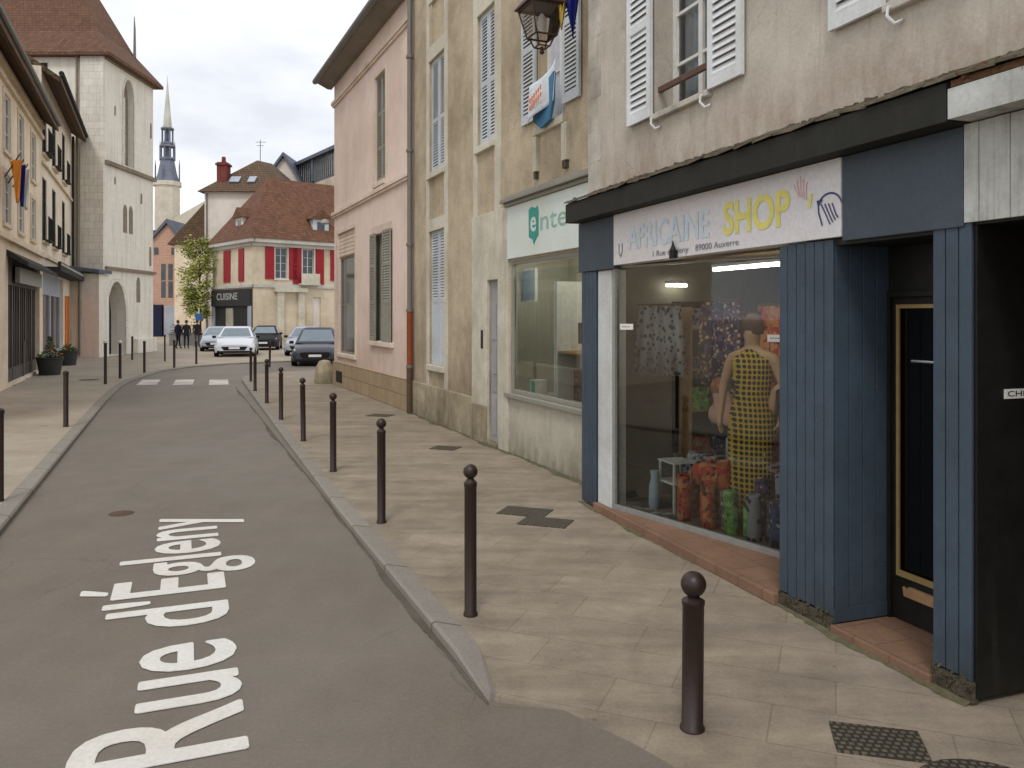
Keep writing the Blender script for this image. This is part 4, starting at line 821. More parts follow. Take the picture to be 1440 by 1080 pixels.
# downpipe between the ochre and pink houses
dp = MB().tube([(.03, -.10, 2.2), (.03, -.10, 11.0)], .055, 12).build('downpipe', 'zinc', B, smooth=True)
MB().tube([(.03, -.10, 1.0), (.03, -.10, 2.2)], .066, 12).build('red_sleeve', 'pipe_red', dp, smooth=True); MB().tube([(.03, -.10, .02), (.03, -.10, 1.0)], .07, 12).build('iron_foot', 'pipe_dark', dp, smooth=True)
for z in (1.0, 2.2, 3.6, 5.6, 7.6): MB().lathe([(.078, -.03), (.08, -.02), (.08, .02), (.078, .03)], (.03, -.10, z), 12).build('pipe_collar', 'zinc', dp)
# banner on the balcony rail of the open window
t = thing('banner', 'pale banner with orange lettering hung in blue cloth at the open upper window', 'banner', BP(6.88, -.12, 4.62), rotB)
b = MB(); n = 8
def bn(i, j, o=0): u, v_ = i / n, j / n; return (-.36 + .72 * u, -.05 - .06 * math.sin(u * 5) - .03 * v_ + o, .75 - .55 * v_ + .22 * (u - .5) - .10 * math.sin(u * 3.1) * (1 - v_) )
for i in range(n):
    for j in range(n): b.quad(bn(i, j + 1), bn(i + 1, j + 1), bn(i + 1, j), bn(i, j))
o = b.build('cloth', 'banner', t, smooth=True); o.modifiers.new('thick', 'SOLIDIFY').thickness = .006
b = MB()
for z in (.30, .40):
    for k in range(6): b.obox((-.12 + k * .07, -.145, z + .02 * k), (.045, .004, .06), 0)
b.build('lettering', 'banner_o', t)
b = MB(); b.loft([[(-.40, .0, .45), (.36, -.02, .70), (.36, .02, .70), (-.40, .04, .45)], [(-.30, -.02, .16), (.34, -.03, .30), (.34, .02, .30), (-.30, .03, .16)], [(-.05, -.02, .02), (.24, -.02, .08), (.24, .02, .08), (-.05, .02, .02)]]); b.build('blue_cloth', 'banner_b', t, bevel=.01)
# street lantern on a wall bracket
t = thing('wall_lantern', 'black iron four-sided street lantern on a wall bracket at the house corner', 'lantern', BP(8.06, -.68, 0), rotB)
zt = 5.77
def ring(h, z): return [(-h, -h, z), (h, -h, z), (h, h, z), (-h, h, z)]
b = MB()
for z, h, t_ in ((zt, .215, .014), (zt - .34, .135, .012), (zt - .46, .07, .009)):
    r_ = ring(h, z)
    for k in range(4): b.tube([r_[k], r_[(k + 1) % 4]], t_, 6)
for (h0, z0, h1, z1) in ((.215, zt, .135, zt - .34), (.115, zt - .34, .07, zt - .46)):
    a, c = ring(h0, z0), ring(h1, z1)
    for k in range(4): b.tube([a[k], c[k]], .010, 6)
b.tube([(0, 0, zt - .46), (0, 0, zt - .52)], .02, 8).lathe([(.012, 0), (.03, .02), (.03, .035), (.012, .055)], (0, 0, zt - .55), 10); b.build('frame', 'lamp_iron', t)
b = MB(); a, c = ring(.208, zt), ring(.13, zt - .34)
for k in range(4): b.quad(c[k], c[(k + 1) % 4], a[(k + 1) % 4], a[k])
b.build('glazing', 'lamp_glass', t)
b = MB(); b.loft([ring(.255, zt + .01), ring(.255, zt + .03), ring(.13, zt + .20), ring(.12, zt + .28), ring(.02, zt + .38)]); b.build('hood', 'lamp_iron', t, bevel=.005)
b = MB(); b.lathe([(.02, 0), (.05, .06), (.06, .13), (.04, .2), (.015, .24)], (0, 0, zt - .30), 12); b.build('bulb', 'white', t, smooth=True)
b = MB(); b.tube([(0, 0, zt + .36), (0, 0, zt + .62), (0, .15, zt + .75), (0, .68, zt + .75)], .02, 8).tube([(0, .68, zt + .3), (0, .6, zt + .5), (0, .2, zt + .72)], .014, 6); b.build('bracket', 'lamp_iron', t)
# flags on the wall beside the lantern
t = thing('flag', 'drooping navy flag with a yellow flag behind it beside the street lantern', 'flag', BP(8.36, -.44, 0), R(-8))
def flagcloth(b, x, y, z, w_, h, tip):
    P = []
    for j in range(9):
        v_ = j / 8; P.append([(x + (w_ * (u / 8 - .5)) * (1 - v_ ** 1.3) + tip * v_, y + .05 * math.sin(u * 1.4 + v_ * 2), z - h * v_) for u in range(9)])
    for j in range(8):
        for i in range(8): b.quad(P[j + 1][i], P[j + 1][i + 1], P[j][i + 1], P[j][i])
b = MB(); flagcloth(b, .0, 0, 6.35, .30, .98, .02); o = b.build('navy_cloth', 'navy_flag', t, smooth=True); o.modifiers.new('thick', 'SOLIDIFY').thickness = .008
b = MB(); flagcloth(b, -.10, .06, 6.35, .2, .86, -.02); o = b.build('yellow_cloth', 'yellow_flag', t, smooth=True); o.modifiers.new('thick', 'SOLIDIFY').thickness = .008
b = MB(); b.tube([(.35, .18, 6.0), (0, 0, 6.38), (-.15, -.1, 6.5)], .014, 8); b.build('pole', 'rail', t)

# ================================================================= BUILDING C: pink house
locC, rotC = frame((-5.41, 24.9), (.4066, -.9136))
C = thing('pink_house', 'pink rendered house with grey shutters, a stone plinth and deep eaves', 'house', locC, rotC)
hol = [(4.93, 5.93, 5.36, 7.98, .10), (4.62, 6.46, 1.46, 4.10, .16), (.55, 2.79, .98, 4.50, .14)]
b = MB(); b.wall(0, 7.95, 0, 9.15, hol, 0); shell(b, 0, 7.95, 0, 9, 0, 9.15); b.build('wall', 'c_wall', C)
b = MB(); b.box(-.05, 7.94, -.045, .1, 0, .70); b.box(-.05, .0, -.04, 8.9, 0, .70); b.build('plinth', 'c_plinth', C, bevel=.01)
b = MB(); b.box(-.08, 7.94, -.09, .03, 5.10, 5.20).box(-.05, 7.94, -.06, .03, 5.04, 5.098).box(-.08, 7.94, -.09, .03, 8.46, 8.56).box(-.05, 7.94, -.055, .03, 8.40, 8.458).box(-.08, -.001, -.09, 8.9, 5.1, 5.2); b.build('string_course', 'c_trim', C, bevel=.01)
b = MB(); b.box(4.80, 4.928, -.03, .03, 5.21, 8.1).box(5.932, 6.06, -.03, .03, 5.21, 8.1).box(4.928, 5.932, -.03, .03, 7.982, 8.1).box(4.90, 5.96, -.08, .09, 5.24, 5.355); b.build('window_surround', 'c_trim', C, bevel=.008)
MB().box(4.5, 6.58, -.08, .15, 1.34, 1.455).build('sill', 'c_trim', C, bevel=.01); MB().box(4.6, 6.48, -.02, .03, 4.102, 4.3).build('lintel', 'c_trim', C)
for a, c in ((4.94, 5.425), (5.435, 5.92)): shutter(a, c, 5.36, 7.98, .07, 'shut_g', C, (6.2, 7.05), gap=.06)
MB().quad((4.93, .098, 5.36), (5.93, .098, 5.36), (5.93, .098, 7.98), (4.93, .098, 7.98)).build('closed_window', 'dark', C)
shutter(4.60, 5.10, 1.44, 4.12, -.035, 'shut_g', C, (2.4, 3.3), gap=.06); shutter(5.80, 6.50, 1.44, 4.12, -.035, 'shut_g', C, (2.4, 3.3), 2.4, gap=.06)
window(5.0, 6.0, 1.46, 4.1, .15, C, 'shut_g', 1, 3, 'curtain'); MB().box(4.62, 5.0, .12, .155, 1.46, 4.1).box(6.0, 6.46, .12, .155, 1.46, 4.1).build('shutter_box', 'shut_g', C)
window(.55, 2.79, .98, 3.80, .13, C, 'b_frame', 0, 1, 'pane'); b = MB(); b.box(.551, 2.789, .05, .13, 3.802, 4.498)
for k in range(6): b.box(.56, 2.78, .03, .05, 3.83 + k * .11, 3.92 + k * .11)
b.build('header_slats', 'c_trim', C)
MB().box(.45, 2.9, -.06, .1, .88, .978).build('sill', 'c_trim', C, bevel=.008)
b = MB(); b.box(.4, .549, -.03, .02, .98, 4.6).box(2.791, 2.92, -.03, .02, .98, 4.6).box(.549, 2.791, -.03, .02, 4.502, 4.6); b.build('opening_surround', 'c_trim', C)
b = MB(); b.box(.5, 1.3, -.055, -.046, .12, .45); b.build('cellar_vent', 'dark', C)
b = MB(); b.prism([(-.46, 9.22), (-.46, 9.30), (0, 9.30), (0, 9.06), (-.12, 9.06)], -.42, 8.0, 'x'); b.build('eave_soffit', 'eave', C)
b = MB(); b.tube([(-.45, -.50, 9.26), (8.0, -.50, 9.26)], .085, 10); b.build('gutter', 'zinc', C)
b = MB(); hip_roof(b, -.5, 8.0, -.46, 9.4, 9.31, ((3.5, 4.5, 12.6), (8.0, 4.5, 12.6))); b.build('roof', 'tile_brown', C)
t = thing('guard_stone', 'rough worn guard stone at the foot of the pink house corner', 'stone', (C.location.x - .35, C.location.y + .25, 0))
b = MB(); b.loft([[(r * math.cos(a * R(30)) * (1 + .12 * math.sin(a * 2.3)), r * math.sin(a * R(30)), z) for a in range(12)] for r, z in ((.30, 0), (.27, .3), (.22, .55), (.16, .68), (.05, .72))]); b.build('stone', 'b_plinth', t, smooth=True)
t = thing('wall_lamp', 'pale grey disc lamp on a short arm at the pink house corner', 'lamp', (C.location.x - .12, C.location.y + .05, 0))
MB().tube([(.1, 0, 4.95), (-.12, -.05, 4.98)], .02, 8).build('arm', 'zinc', t); b = MB(); b.lathe([(.02, .12), (.10, .09), (.14, 0), (.12, -.03), (.02, -.04)], (-.16, -.06, 4.9), 14); b.build('shade', 'lightgrey', t, smooth=True)

# ================================================================= LEFT SIDE
locL, rotL = frame((-14.02, 22.4), (-.434, 1))
def LP(x, y, z=0): c, s = math.cos(rotL), math.sin(rotL); return (locL[0] + x * c - y * s, locL[1] + x * s + y * c, z)
L1 = thing('cream_house', 'cream rendered house at the left edge over a dark shopfront', 'house', locL, rotL)
ws = [(x, x + 1.05, z0, z1, .07) for x in (-4.2, -1.8, .5, 3.1, 5.9) for z0, z1 in ((4.7, 6.1), (6.75, 8.35))]
b = MB(); b.wall(-9, 8.65, 0, 9.45, ws + [(1.3, 8.2, .1, 3.9, .25)], 0); shell(b, -9, 8.65, 0, 9, 0, 9.45); b.build('wall', 'l_wall', L1)
for x0, x1, z0, z1, d in ws:
    window(x0, x1, z0, z1, .065, L1, bars=2); MB().box(x0 - .12, x1 + .12, -.07, .0, z0 - .11, z0 - .01).build('sill', 'l_stone', L1)
    if x0 > 0:
        b = MB(); b.box(x0 - .14, x0 - .005, -.03, .0, z0, z1 + .14).box(x1 + .005, x1 + .14, -.03, .0, z0, z1 + .14).box(x0, x1, -.03, 0, z1 + .005, z1 + .14); b.build('window_surround', 'l_stone', L1)
for z0, z1, d in ((8.62, 8.74, .1), (4.22, 4.36, .14), (9.0, 9.1, .12)): MB().box(-9, 8.7, -d, 0, z0, z1).build('string_course', 'l_stone', L1)
b = MB(); gable_roof(b, -9, 8.85, -.05, 9, 9.5, 12.8, .5, .16); b.build('roof', 'tile_brown', L1)
MB().tube([(-9, -.58, 9.25), (8.85, -.58, 9.25)], .08, 8).build('gutter', 'zinc', L1)
b = MB(); b.box(5.6, 6.5, 1.4, 2.6, 10, 13.2).box(5.5, 6.6, 1.3, 2.7, 13.2, 13.4).lathe([(.14, 13.4), (.11, 13.9)], (5.9, 2, 0), 8).lathe([(.14, 13.4), (.11, 13.9)], (6.25, 2, 0), 8); b.build('chimney', 'd_white', L1)
b = MB()
for k in range(15): b.box(1.32 + k * .46, 1.32 + k * .46 + (.07 if k % 3 else .2), .10, .2, .1, 3.0)
b.box(1.3, 8.2, .08, .2, 3.0, 3.9).box(1.3, 8.2, .1, .2, .1, .5); b.build('shopfront', 'shopgrey', L1)
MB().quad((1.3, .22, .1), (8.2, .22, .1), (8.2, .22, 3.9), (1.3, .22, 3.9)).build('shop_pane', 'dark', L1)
b = MB(); b.prism([(-.55, 3.50), (-.55, 3.62), (0, 3.98), (0, 3.80)], 1.0, 8.5, 'x'); b.build('awning', 'awning', L1); MB().box(2.6, 7.8, -.12, .0, 3.08, 3.56).build('sign_panel', 'lightgrey', L1)
for i, (x, m_) in enumerate(((.5, 'orange_flag'), (1.3, 'navy_flag'), (2.1, 'paper'))):
    t = thing('flag', ['orange flag on a short pole above the dark awning', 'navy flag beside the orange one above the awning', 'white flag hanging behind the navy one above the awning'][i], 'flag', LP(x, 0, 0), R(-20), 'flags on the cream house')
    b = MB(); flagcloth(b, .5, 0, 6.4, .5, 1.2, .06); o = b.build('cloth', m_, t, smooth=True); o.modifiers.new('thick', 'SOLIDIFY').thickness = .01
    MB().tube([(0, 0, 5.9), (.5, 0, 6.42), (.62, 0, 6.55)], .018, 6).build('pole', 'rail', t)
L2 = thing('pale_house', 'tall pale house with dark tall windows between the cream house and church tower', 'house', locL, rotL)
ws = [(x, x + 1.35, z0, z1, .09) for x in (8.95, 12.1, 15.9) for z0, z1 in ((4.9, 7.3), (8.2, 10.4))] + [(17.0, 19.4, .1, 3.0, .15), (9.1, 16.4, .1, 3.75, .2)]
b = MB(); b.wall(8.67, 20.25, 0, 11.35, ws, 0); shell(b, 8.67, 20.25, 0, 9, 0, 11.35); b.build('wall', 'l_wall2', L2)
for x0, x1, z0, z1, d in ws[:6]:
    window(x0, x1, z0, z1, .085, L2, 'dark', 1, 2, 'pane'); b = MB(); b.box(x0 - .1, x1 + .1, -.10, 0, z0 - .1, z0 - .005)
    b.build('sill', 'l_stone', L2); b = MB(); b.box(x0 - .02, x1 + .02, -.22, -.19, z0 + .86, z0 + .9)
    for k in range(9): b.box(x0 + k * .165, x0 + k * .165 + .02, -.215, -.195, z0 - .0, z0 + .86)
    b.box(x0 - .05, x1 + .05, -.26, 0, z0 - .004, z0 + .03); b.build('balcony_rail', 'dark', L2)
b = MB(); gable_roof(b, 8.7, 20.4, -.05, 9, 11.4, 14.4, .6, .2); b.build('roof', 'tile_brown', L2); MB().tube([(8.7, -.66, 11.15), (20.4, -.66, 11.15)], .10, 8).build('gutter', 'fascia', L2)
for z0, z1 in ((4.28, 4.42), (7.75, 7.85)): MB().box(8.7, 20.3, -.1, 0, z0, z1).build('string_course', 'l_stone', L2)
MB().tube([(20.0, -.1, .1), (20.0, -.1, 11)], .06, 8).build('downpipe', 'fascia', L2)
MB().box(9.1, 16.4, .12, .2, 2.9, 3.75).box(9.1, 9.4, .12, .2, .1, 2.9).box(12.4, 12.8, .12, .2, .1, 2.9).box(16.1, 16.4, .12, .2, .1, 2.9).box(9.4, 16.1, .13, .2, .1, .6).build('shopfront', 'shoppale', L2)
MB().quad((9.1, .19, .1), (16.4, .19, .1), (16.4, .19, 3.75), (9.1, .19, 3.75)).build('shop_pane', 'pane', L2)
b = MB(); b.box(8.9, 20.1, -.62, 0, 3.78, 3.92).box(8.9, 20.1, -.62, -.52, 3.92, 4.12); b.build('awning_box', 'awning', L2); MB().box(8.9, 20.1, -.64, -.621, 3.98, 4.06).build('awning_trim', 'lightgrey', L2)
dr = MB().box(17.02, 18.2, .0, .15, .1, 2.98).box(18.22, 19.38, .0, .15, .1, 2.98).build('door', 'orange', L2); b = MB()
for x in (17.2, 18.4):
    for z0, z1 in ((.3, 1.2), (1.4, 2.7)): b.box(x, x + .8, -.02, 0, z0, z1)
b.build('door_panel', 'orange', dr)
# planters and pole on the left pavement
def planter(x, y, r, h, label, fl):
    t = thing('planter', label, 'planter', (x, y, 0)); b = MB(); b.lathe([(r * .8, 0), (r * .9, h * .5), (r, h - .06), (r * 1.06, h - .05), (r * 1.06, h), (r * .92, h), (r * .92, h - .08)], n=20); b.build('pot', 'pot', t, smooth=True)
    b = MB(); f = MB()
    for k in range(260):
        a = rnd.uniform(0, 6.28); q = r * rnd.random() ** .5; z = h - .06 + rnd.random() * r * 1.1 * (1.3 - q / r); s = rnd.uniform(.03, .07); c = Vector((q * math.cos(a), q * math.sin(a), z)); m_ = Matrix.Rotation(rnd.uniform(0, 6), 3, 'Z') @ Matrix.Rotation(rnd.uniform(-1.2, 1.2), 3, 'X')
        tgt = f if (fl and k % 7 == 0) else b; tgt.add([c + m_ @ Vector(p) for p in ((-s, 0, 0), (0, -s * .6, 0), (s, 0, 0), (0, s * .6, 0))], [(0, 1, 2, 3)])
    b.build('foliage', 'leaf_d', t)
    if fl: f.build('blossom', 'flower', t)
planter(-16.22, 28.7, .42, .62, 'large grey round planter with plants in front of the left shopfronts', True)
planter(-18.55, 34.2, .36, .6, 'smaller dark planter beside the orange door', False)
b = MB(); b.lathe([(.13, 0), (.08, .1), (.06, .4), (.05, .8), (.09, 1.0)], n=10); t = thing('potted_shrub', 'small upright potted shrub against the left shopfront', 'plant', (-16.5, 28.3 + .9, .0)); 
b = MB(); b.lathe([(.16, 0), (.2, .5), (.22, .52)], n=14); b.build('pot', 'pot', t, smooth=True); b = MB()
for k in range(300):
    a = rnd.uniform(0, 6.28); z = rnd.uniform(.5, 1.35); q = .28 * rnd.random() ** .5 * (1.5 - z); s = rnd.uniform(.03, .06); c = Vector((q * math.cos(a), q * math.sin(a), z)); m_ = Matrix.Rotation(rnd.uniform(0, 6), 3, 'Z') @ Matrix.Rotation(rnd.uniform(-1.3, 1.3), 3, 'X')
    b.add([c + m_ @ Vector(p) for p in ((-s, 0, 0), (0, -s * .5, 0), (s, 0, 0), (0, s * .5, 0))], [(0, 1, 2, 3)])
b.build('foliage', 'leaf_d', t); MB().tube([(0, 0, .4), (.01, 0, 1.2)], .015, 6).build('stem', 'bark', t)
t = thing('thin_post', 'thin grey post with a round foot before the left dark shopfront', 'post', (-16.0, 26.8, 0)); MB().tube([(0, 0, 0), (0, 0, 1.25)], .025, 8).build('pole', 'zinc', t); MB().lathe([(.12, 0), (.11, .03), (.03, .05)], n=12).build('foot', 'zinc', t)

# ================================================================= CHURCH TOWER AND ANNEX
T = thing('church_tower', 'massive pale limestone church tower with lancet window, arched doorway and steep tiled roof', 'tower', (-20.67, 41.5, 0), R(90))
def pointed(x0, x1, z0, z1, n=7):
    cx = (x0 + x1) / 2; w_ = x1 - x0; h = w_ * .95; zs = z1 - h; L0 = []
    for k in range(n + 1):
        a = k / n; L0.append((x1 - w_ / 2 * (1 - math.cos(a * math.pi / 2)) , zs + h * math.sin(a * math.pi / 2) ** 1.0))
    L1_ = [(2 * cx - x, z) for x, z in L0[::-1]]
    return [(x0, z0), (x1, z0)] + L0 + L1_[1:]
b = MB(); b.wall(0, 5.6, 0, 15.6, [(.15, 2.2, .02, 3.85, .8), (1.96, 3.15, 10.1, 14.75, .35)], 0); shell(b, 0, 5.6, 0, 8, 0, 15.6); b.build('wall', 'church', T)
def spandrel(x0, x1, z0, z1, y0, y1):     # fills the square head of an opening down to a pointed arch
    P = pointed(x0, x1, z0, z1); top = [p for p in P[2:]]; bb = MB(); n = len(top)
    for (p, q) in zip(top, top[1:]):
        bb.add([(p[0], y0, p[1]), (q[0], y0, q[1]), (q[0], y0, z1), (p[0], y0, z1), (p[0], y1, p[1]), (q[0], y1, q[1]), (q[0], y1, z1), (p[0], y1, z1)], [(0, 1, 2, 3), (0, 4, 5, 1), (4, 7, 6, 5)])
    return bb
spandrel(.15, 2.2, .02, 3.85, .0, .75).build('arch_head', 'church', T); spandrel(1.96, 3.15, 10.1, 14.75, .0, .3).build('arch_head', 'church', T)
def arch_trim(x0, x1, z0, z1, wd, y, mat, name):
    P = pointed(x0, x1, z0, z1)[1:]; P = P + [(x0, z0)]; bb = MB(); cx = (x0 + x1) / 2
    for p, q in zip(P, P[1:]):
        f = lambda r_: (r_[0] + (wd if r_[0] > cx else -wd) * (1 if r_[1] < z1 - (x1 - x0) * .9 else .75), r_[1] + (wd * .8 if r_[1] > z1 - (x1 - x0) * .9 else 0))
        a, c = f(p), f(q); bb.add([(p[0], y, p[1]), (q[0], y, q[1]), (c[0], y, c[1]), (a[0], y, a[1]), (p[0], .01, p[1]), (q[0], .01, q[1]), (c[0], .01, c[1]), (a[0], .01, a[1])], [(0, 1, 2, 3), (0, 4, 5, 1), (3, 2, 6, 7)])
    return bb.build(name, mat, T)
arch_trim(.15, 2.2, .02, 3.85, .22, -.06, 'church_quoin', 'door_arch'); arch_trim(1.96, 3.15, 10.1, 14.75, .12, -.04, 'church_quoin', 'window_arch')
dr = MB().box(.16, 2.19, .75, .8, .02, 3.84).build('door', 'dark', T)
MB().box(1.97, 3.14, .3, .34, 10.1, 14.74).build('lancet_infill', 'church_trim', T); MB().box(2.5, 2.62, .2, .3, 10.1, 13.8).build('mullion', 'church_quoin', T)
b = MB()
for x0, x1, z0, z1 in ((1.96, 2.4, 6.5, 8.0), (2.62, 3.06, 6.5, 8.0), (3.5, 3.95, 2.8, 4.2), (4.0, 4.2, 8.3, 8.9), (5.2, 5.4, 12.2, 13.1), (5.1, 5.35, 4.9, 6.0), (1.0, 1.15, 12.5, 13.0), (1.0, 1.15, 8.9, 9.3)): b.prism(pointed(x0, x1, z0, z1), -.012, .03, 'y')
b.build('slit_window', 'church_trim', T)
for z0, z1, d in ((9.78, 9.98, .16), (4.42, 4.58, .14), (15.1, 15.3, .1)): MB().box(0, 5.65 + d * .5, -d, 0, z0, z1).build('string_course', 'church_trim', T)
b = MB(); b.box(-.18, -.002, -.01, 1.15, 0, 15.3); b.box(-.18, -.0, -.05, .0, 0, 15.3) if False else None; b.build('corner_buttress', 'church_quoin', T)
b = MB(); b.box(3.2, 5.6, -.25, 0, 0, .8); b.build('stone_bench', 'church', T, bevel=.03)
MB().tube([(-.12, 1.35, .1), (-.12, 1.35, 15.2)], .06, 8).build('downpipe', 'church_trim', T)
b = MB(); o_ = .42; r0 = [(-o_, -o_, 15.35), (5.6 + o_, -o_, 15.35), (5.6 + o_, 8 + o_, 15.35), (-o_, 8 + o_, 15.35)]; r1_ = [(.75, .75, 16.8), (4.85, .75, 16.8), (4.85, 7.25, 16.8), (.75, 7.25, 16.8)]; r2_ = [(2.7, 3.3, 21.8), (2.9, 3.3, 21.8), (2.9, 5, 21.8), (2.7, 5, 21.8)]
b.loft([[(x, y, z - .16) for x, y, z in r0], r0, r1_, r2_]); b.build('roof', 'tile', T)
MB().tube([(4.6, .6, 16.6), (4.6, .6, 18.2), (4.55, .6, 18.9)], [.09, .06, .02], 6).build('roof_finial', 'zinc', T)
b = MB(); b.box(-.02, .0, 2.9, 3.3, 14.4, 14.9); b.build('vent_slot', 'dark', T)
X_ = thing('low_annex', 'low stone annex with flat slab roof between pale house and church tower', 'annex', (-22.3, 40.5, 0))
MB().box(0, 1.85, 0, 1.0, 0, 4.15).build('wall', 'church', X_); b = MB(); b.prism([(-.1, 4.42), (2.0, 4.16), (2.0, 4.34), (-.1, 4.6)], -.3, 1.0, 'y'); b.build('roof_slab', 'slate', X_)
MB().tube([(.9, -.07, .1), (.9, -.07, 4.15)], .05, 8).build('downpipe', 'zinc', X_)

# ================================================================= BEYOND THE BEND
D = thing('red_shutter_house', 'sand coloured corner house with red shutters, dark shopfront and steep red tiled roof', 'house', (-18.04, 57, 0), math.atan2(.66, .751))
hol = [(1.65, 2.55, 4.7, 6.9, .2), (3.75, 4.65, 4.4, 6.9, .2), (4.45 + 2.3, 7.65, 4.7, 6.9, .2), (4.55, 5.2, .1, 3.4, .2)]
b = MB(); b.wall(0, 9, 0, 7.2, hol, 0); b.quad((9, 0, 0), (9, 7.35, 0), (9, 7.35, 7.2), (9, 0, 7.2)).quad((0, 7.35, 0), (0, 7.35, 7.2), (9, 7.35, 7.2), (9, 7.35, 0)).quad((0, 0, 0), (0, 0, 7.2), (0, 7.35, 7.2), (0, 7.35, 0)); b.build('wall', 'd_wall', D)
for h in hol[:3]:
    window(h[0], h[1], h[2], h[3], .18, D, 'shut_b', 1, 3, 'pane'); b = MB(); b.box(h[0] - .1, h[0], -.02, .0, h[2], h[3] + .12).box(h[1], h[1] + .1, -.02, 0, h[2], h[3] + .12).box(h[0] - .12, h[1] + .12, -.06, 0, h[2] - .12, h[2] - .005); b.build('window_surround', 'd_white', D)
    for a in (h[0] - .78, h[1] + .12): MB().box(a, a + .66, -.07, -.025, h[2] - .05, h[3] + .05).box(a + .05, a + .61, -.08, -.07, h[2] + 1.0, h[2] + 1.08).build('shutter', 'red', D)
MB().box(4.56, 5.19, .1, .2, .1, 3.39).build('door', 'd_white', D)
b = MB(); b.box(-.1, 9, -.1, 0, 4.05, 4.25).box(-.12, 9.1, -.14, 0, 6.95, 7.2).box(-.12, 9.2, -.35, .02, 7.2, 7.45).box(-.1, 0, -.1, 7.4, 4.05, 4.25).box(-.35, 0, -.35, 7.5, 7.2, 7.45).box(-.12, 0, -.1, 7.4, 6.95, 7.2); b.build('cornice', 'd_corn', D)
b = MB(); b.box(1.7, 2.2, -.25, 0, 0, 4.0).box(3.3, 3.8, -.25, 0, 0, 4.0).box(1.5, 4.0, -.4, 0, 3.75, 4.04).box(3.4, 4.9, -.55, 0, 4.26, 4.38).box(3.42, 4.88, -.5, -.46, 4.38, 5.1); b.build('portal', 'b_stone', D)
for y0, y1 in ((1.5, 2.4), (3.9, 5.1)): MB().box(-.07, -.02, y0, y1, 4.5, 6.85).build('shutter', 'red', D)
b = MB(); b.box(-.25, 0, .1, 7.0, 2.75, 3.95); sgn = b.build('shop_sign', 'awning', D)
me = text_mesh('CUISINE', 3.8, .5, .02)
for v in me.vertices: v.co = (-.26, 5.9 - v.co.x, 3.2 + v.co.y)
me.materials.append(M['lightgrey']); o = bpy.data.objects.new('lettering', me); COL.objects.link(o); o.parent = sgn
b = MB(); b.box(-.08, 0, .1, 7.0, .05, 2.75); sf = b.build('shopfront', 'dark', D); MB().box(-.12, -.08, 3.2, 4.5, .1, 2.6).build('door', 'b_base', sf); [MB().box(-.2, -.08, y, y + .4, .05, 2.74).build('shop_pillar', 'shoppale', sf) for y in (.1, 6.6)]
b = MB(); hip_roof(b, -.4, 9.2, -.4, 7.6, 7.46, ((2.7, 3.5, 12.4), (9.2, 3.5, 12.4))); b.build('roof', 'tile_red', D)
def dormer(x, y, z, along, mat='shoppale'):
    q = MB(); rr = MB()
    if along: q.box(x - .65, x + .65, y, y + 1.8, z, z + 1.5); rr.prism([(x - .9, z + 1.5), (x, z + 2.25), (x + .9, z + 1.5)], y - .2, y + 2.4, 'y')
    else: q.box(x, x + 1.8, y - .65, y + .65, z, z + 1.5); rr.prism([(y - .9, z + 1.5), (y, z + 2.25), (y + .9, z + 1.5)], x - .2, x + 2.4, 'x')
    o = q.build('dormer', mat, D); rr.build('dormer_roof', 'tile_red', o); w2 = MB(); (w2.box(x - .3, x + .3, y - .02, y, z + .3, z + 1.3) if along else w2.box(x - .02, x, y - .3, y + .3, z + .3, z + 1.3)); w2.build('dormer_window', 'pane', o)
dormer(5.4, .35, 7.7, True, 'shut_b'); dormer(.35, 3.2, 7.7, False, 'd_white')
E_ = thing('white_house', 'tall white house with dark tiled hipped roof behind the red shutter house', 'house', (-25.0, 66.5, 0))
b = MB(); b.wall(0, 7, 0, 12.2, [], 0); shell(b, 0, 7, 0, 9, 0, 12.2); b.build('wall', 'd_white', E_)
b = MB(); hip_roof(b, -.45, 7.4, -.45, 9.4, 12.1, ((3.1, 3.8, 15.4), (3.9, 5.4, 15.4))); b.build('roof', 'tile_brown', E_)
ch = MB().box(.7, 1.5, .8, 1.8, 12.5, 14.7).box(.6, 1.6, .7, 1.9, 14.45, 14.6).lathe([(.2, 14.7), (.16, 15.2)], (1.1, 1.3, 0), 8).build('chimney', 'chim', E_)
for x, w_ in ((2.2, .8), (3.6, .6)): MB().obox((x, .85, 13.28), (w_, .9, .08), Matrix.Rotation(.66, 3, 'X')).build('skylight', 'shoppale', E_)
b = MB(); b.tube([(3.3, 4, 15.2), (3.3, 4, 17.2)], .035, 5).tube([(2.9, 4, 17.0), (3.8, 4, 17.0)], .02, 4).tube([(3.0, 4, 16.7), (3.6, 4, 16.7)], .02, 4); b.build('aerial', 'zinc', E_)
MB().tube([(.2, -.08, .1), (.2, -.08, 12)], .06, 6).build('downpipe', 'zinc', E_)
G_ = thing('gabled_house', 'white gabled house with dark roof showing behind the red roof', 'house', (-22.8, 75, 0))
b = MB(); b.prism([(0, 0), (3.4, 0), (3.4, 14.2), (1.9, 16.6), (0, 14.2)], 0, 8, 'y'); b.build('wall', 'd_white', G_); b = MB(); b.prism([(-.4, 13.9), (1.9, 17.0), (3.8, 13.9), (3.8, 13.6), (1.9, 16.65), (-.4, 13.6)], -.4, 8, 'y'); b.build('roof', 'slate', G_)
a0 = Vector((-21.6, 79)); a1 = Vector((-13.5, 67)); F_ = thing('modern_block', 'long modern grey block with dark sloping roof glazing behind the red roof', 'building', (a0.x, a0.y, 0), math.atan2(a1.y - a0.y, a1.x - a0.x)); fl_ = (a1 - a0).length
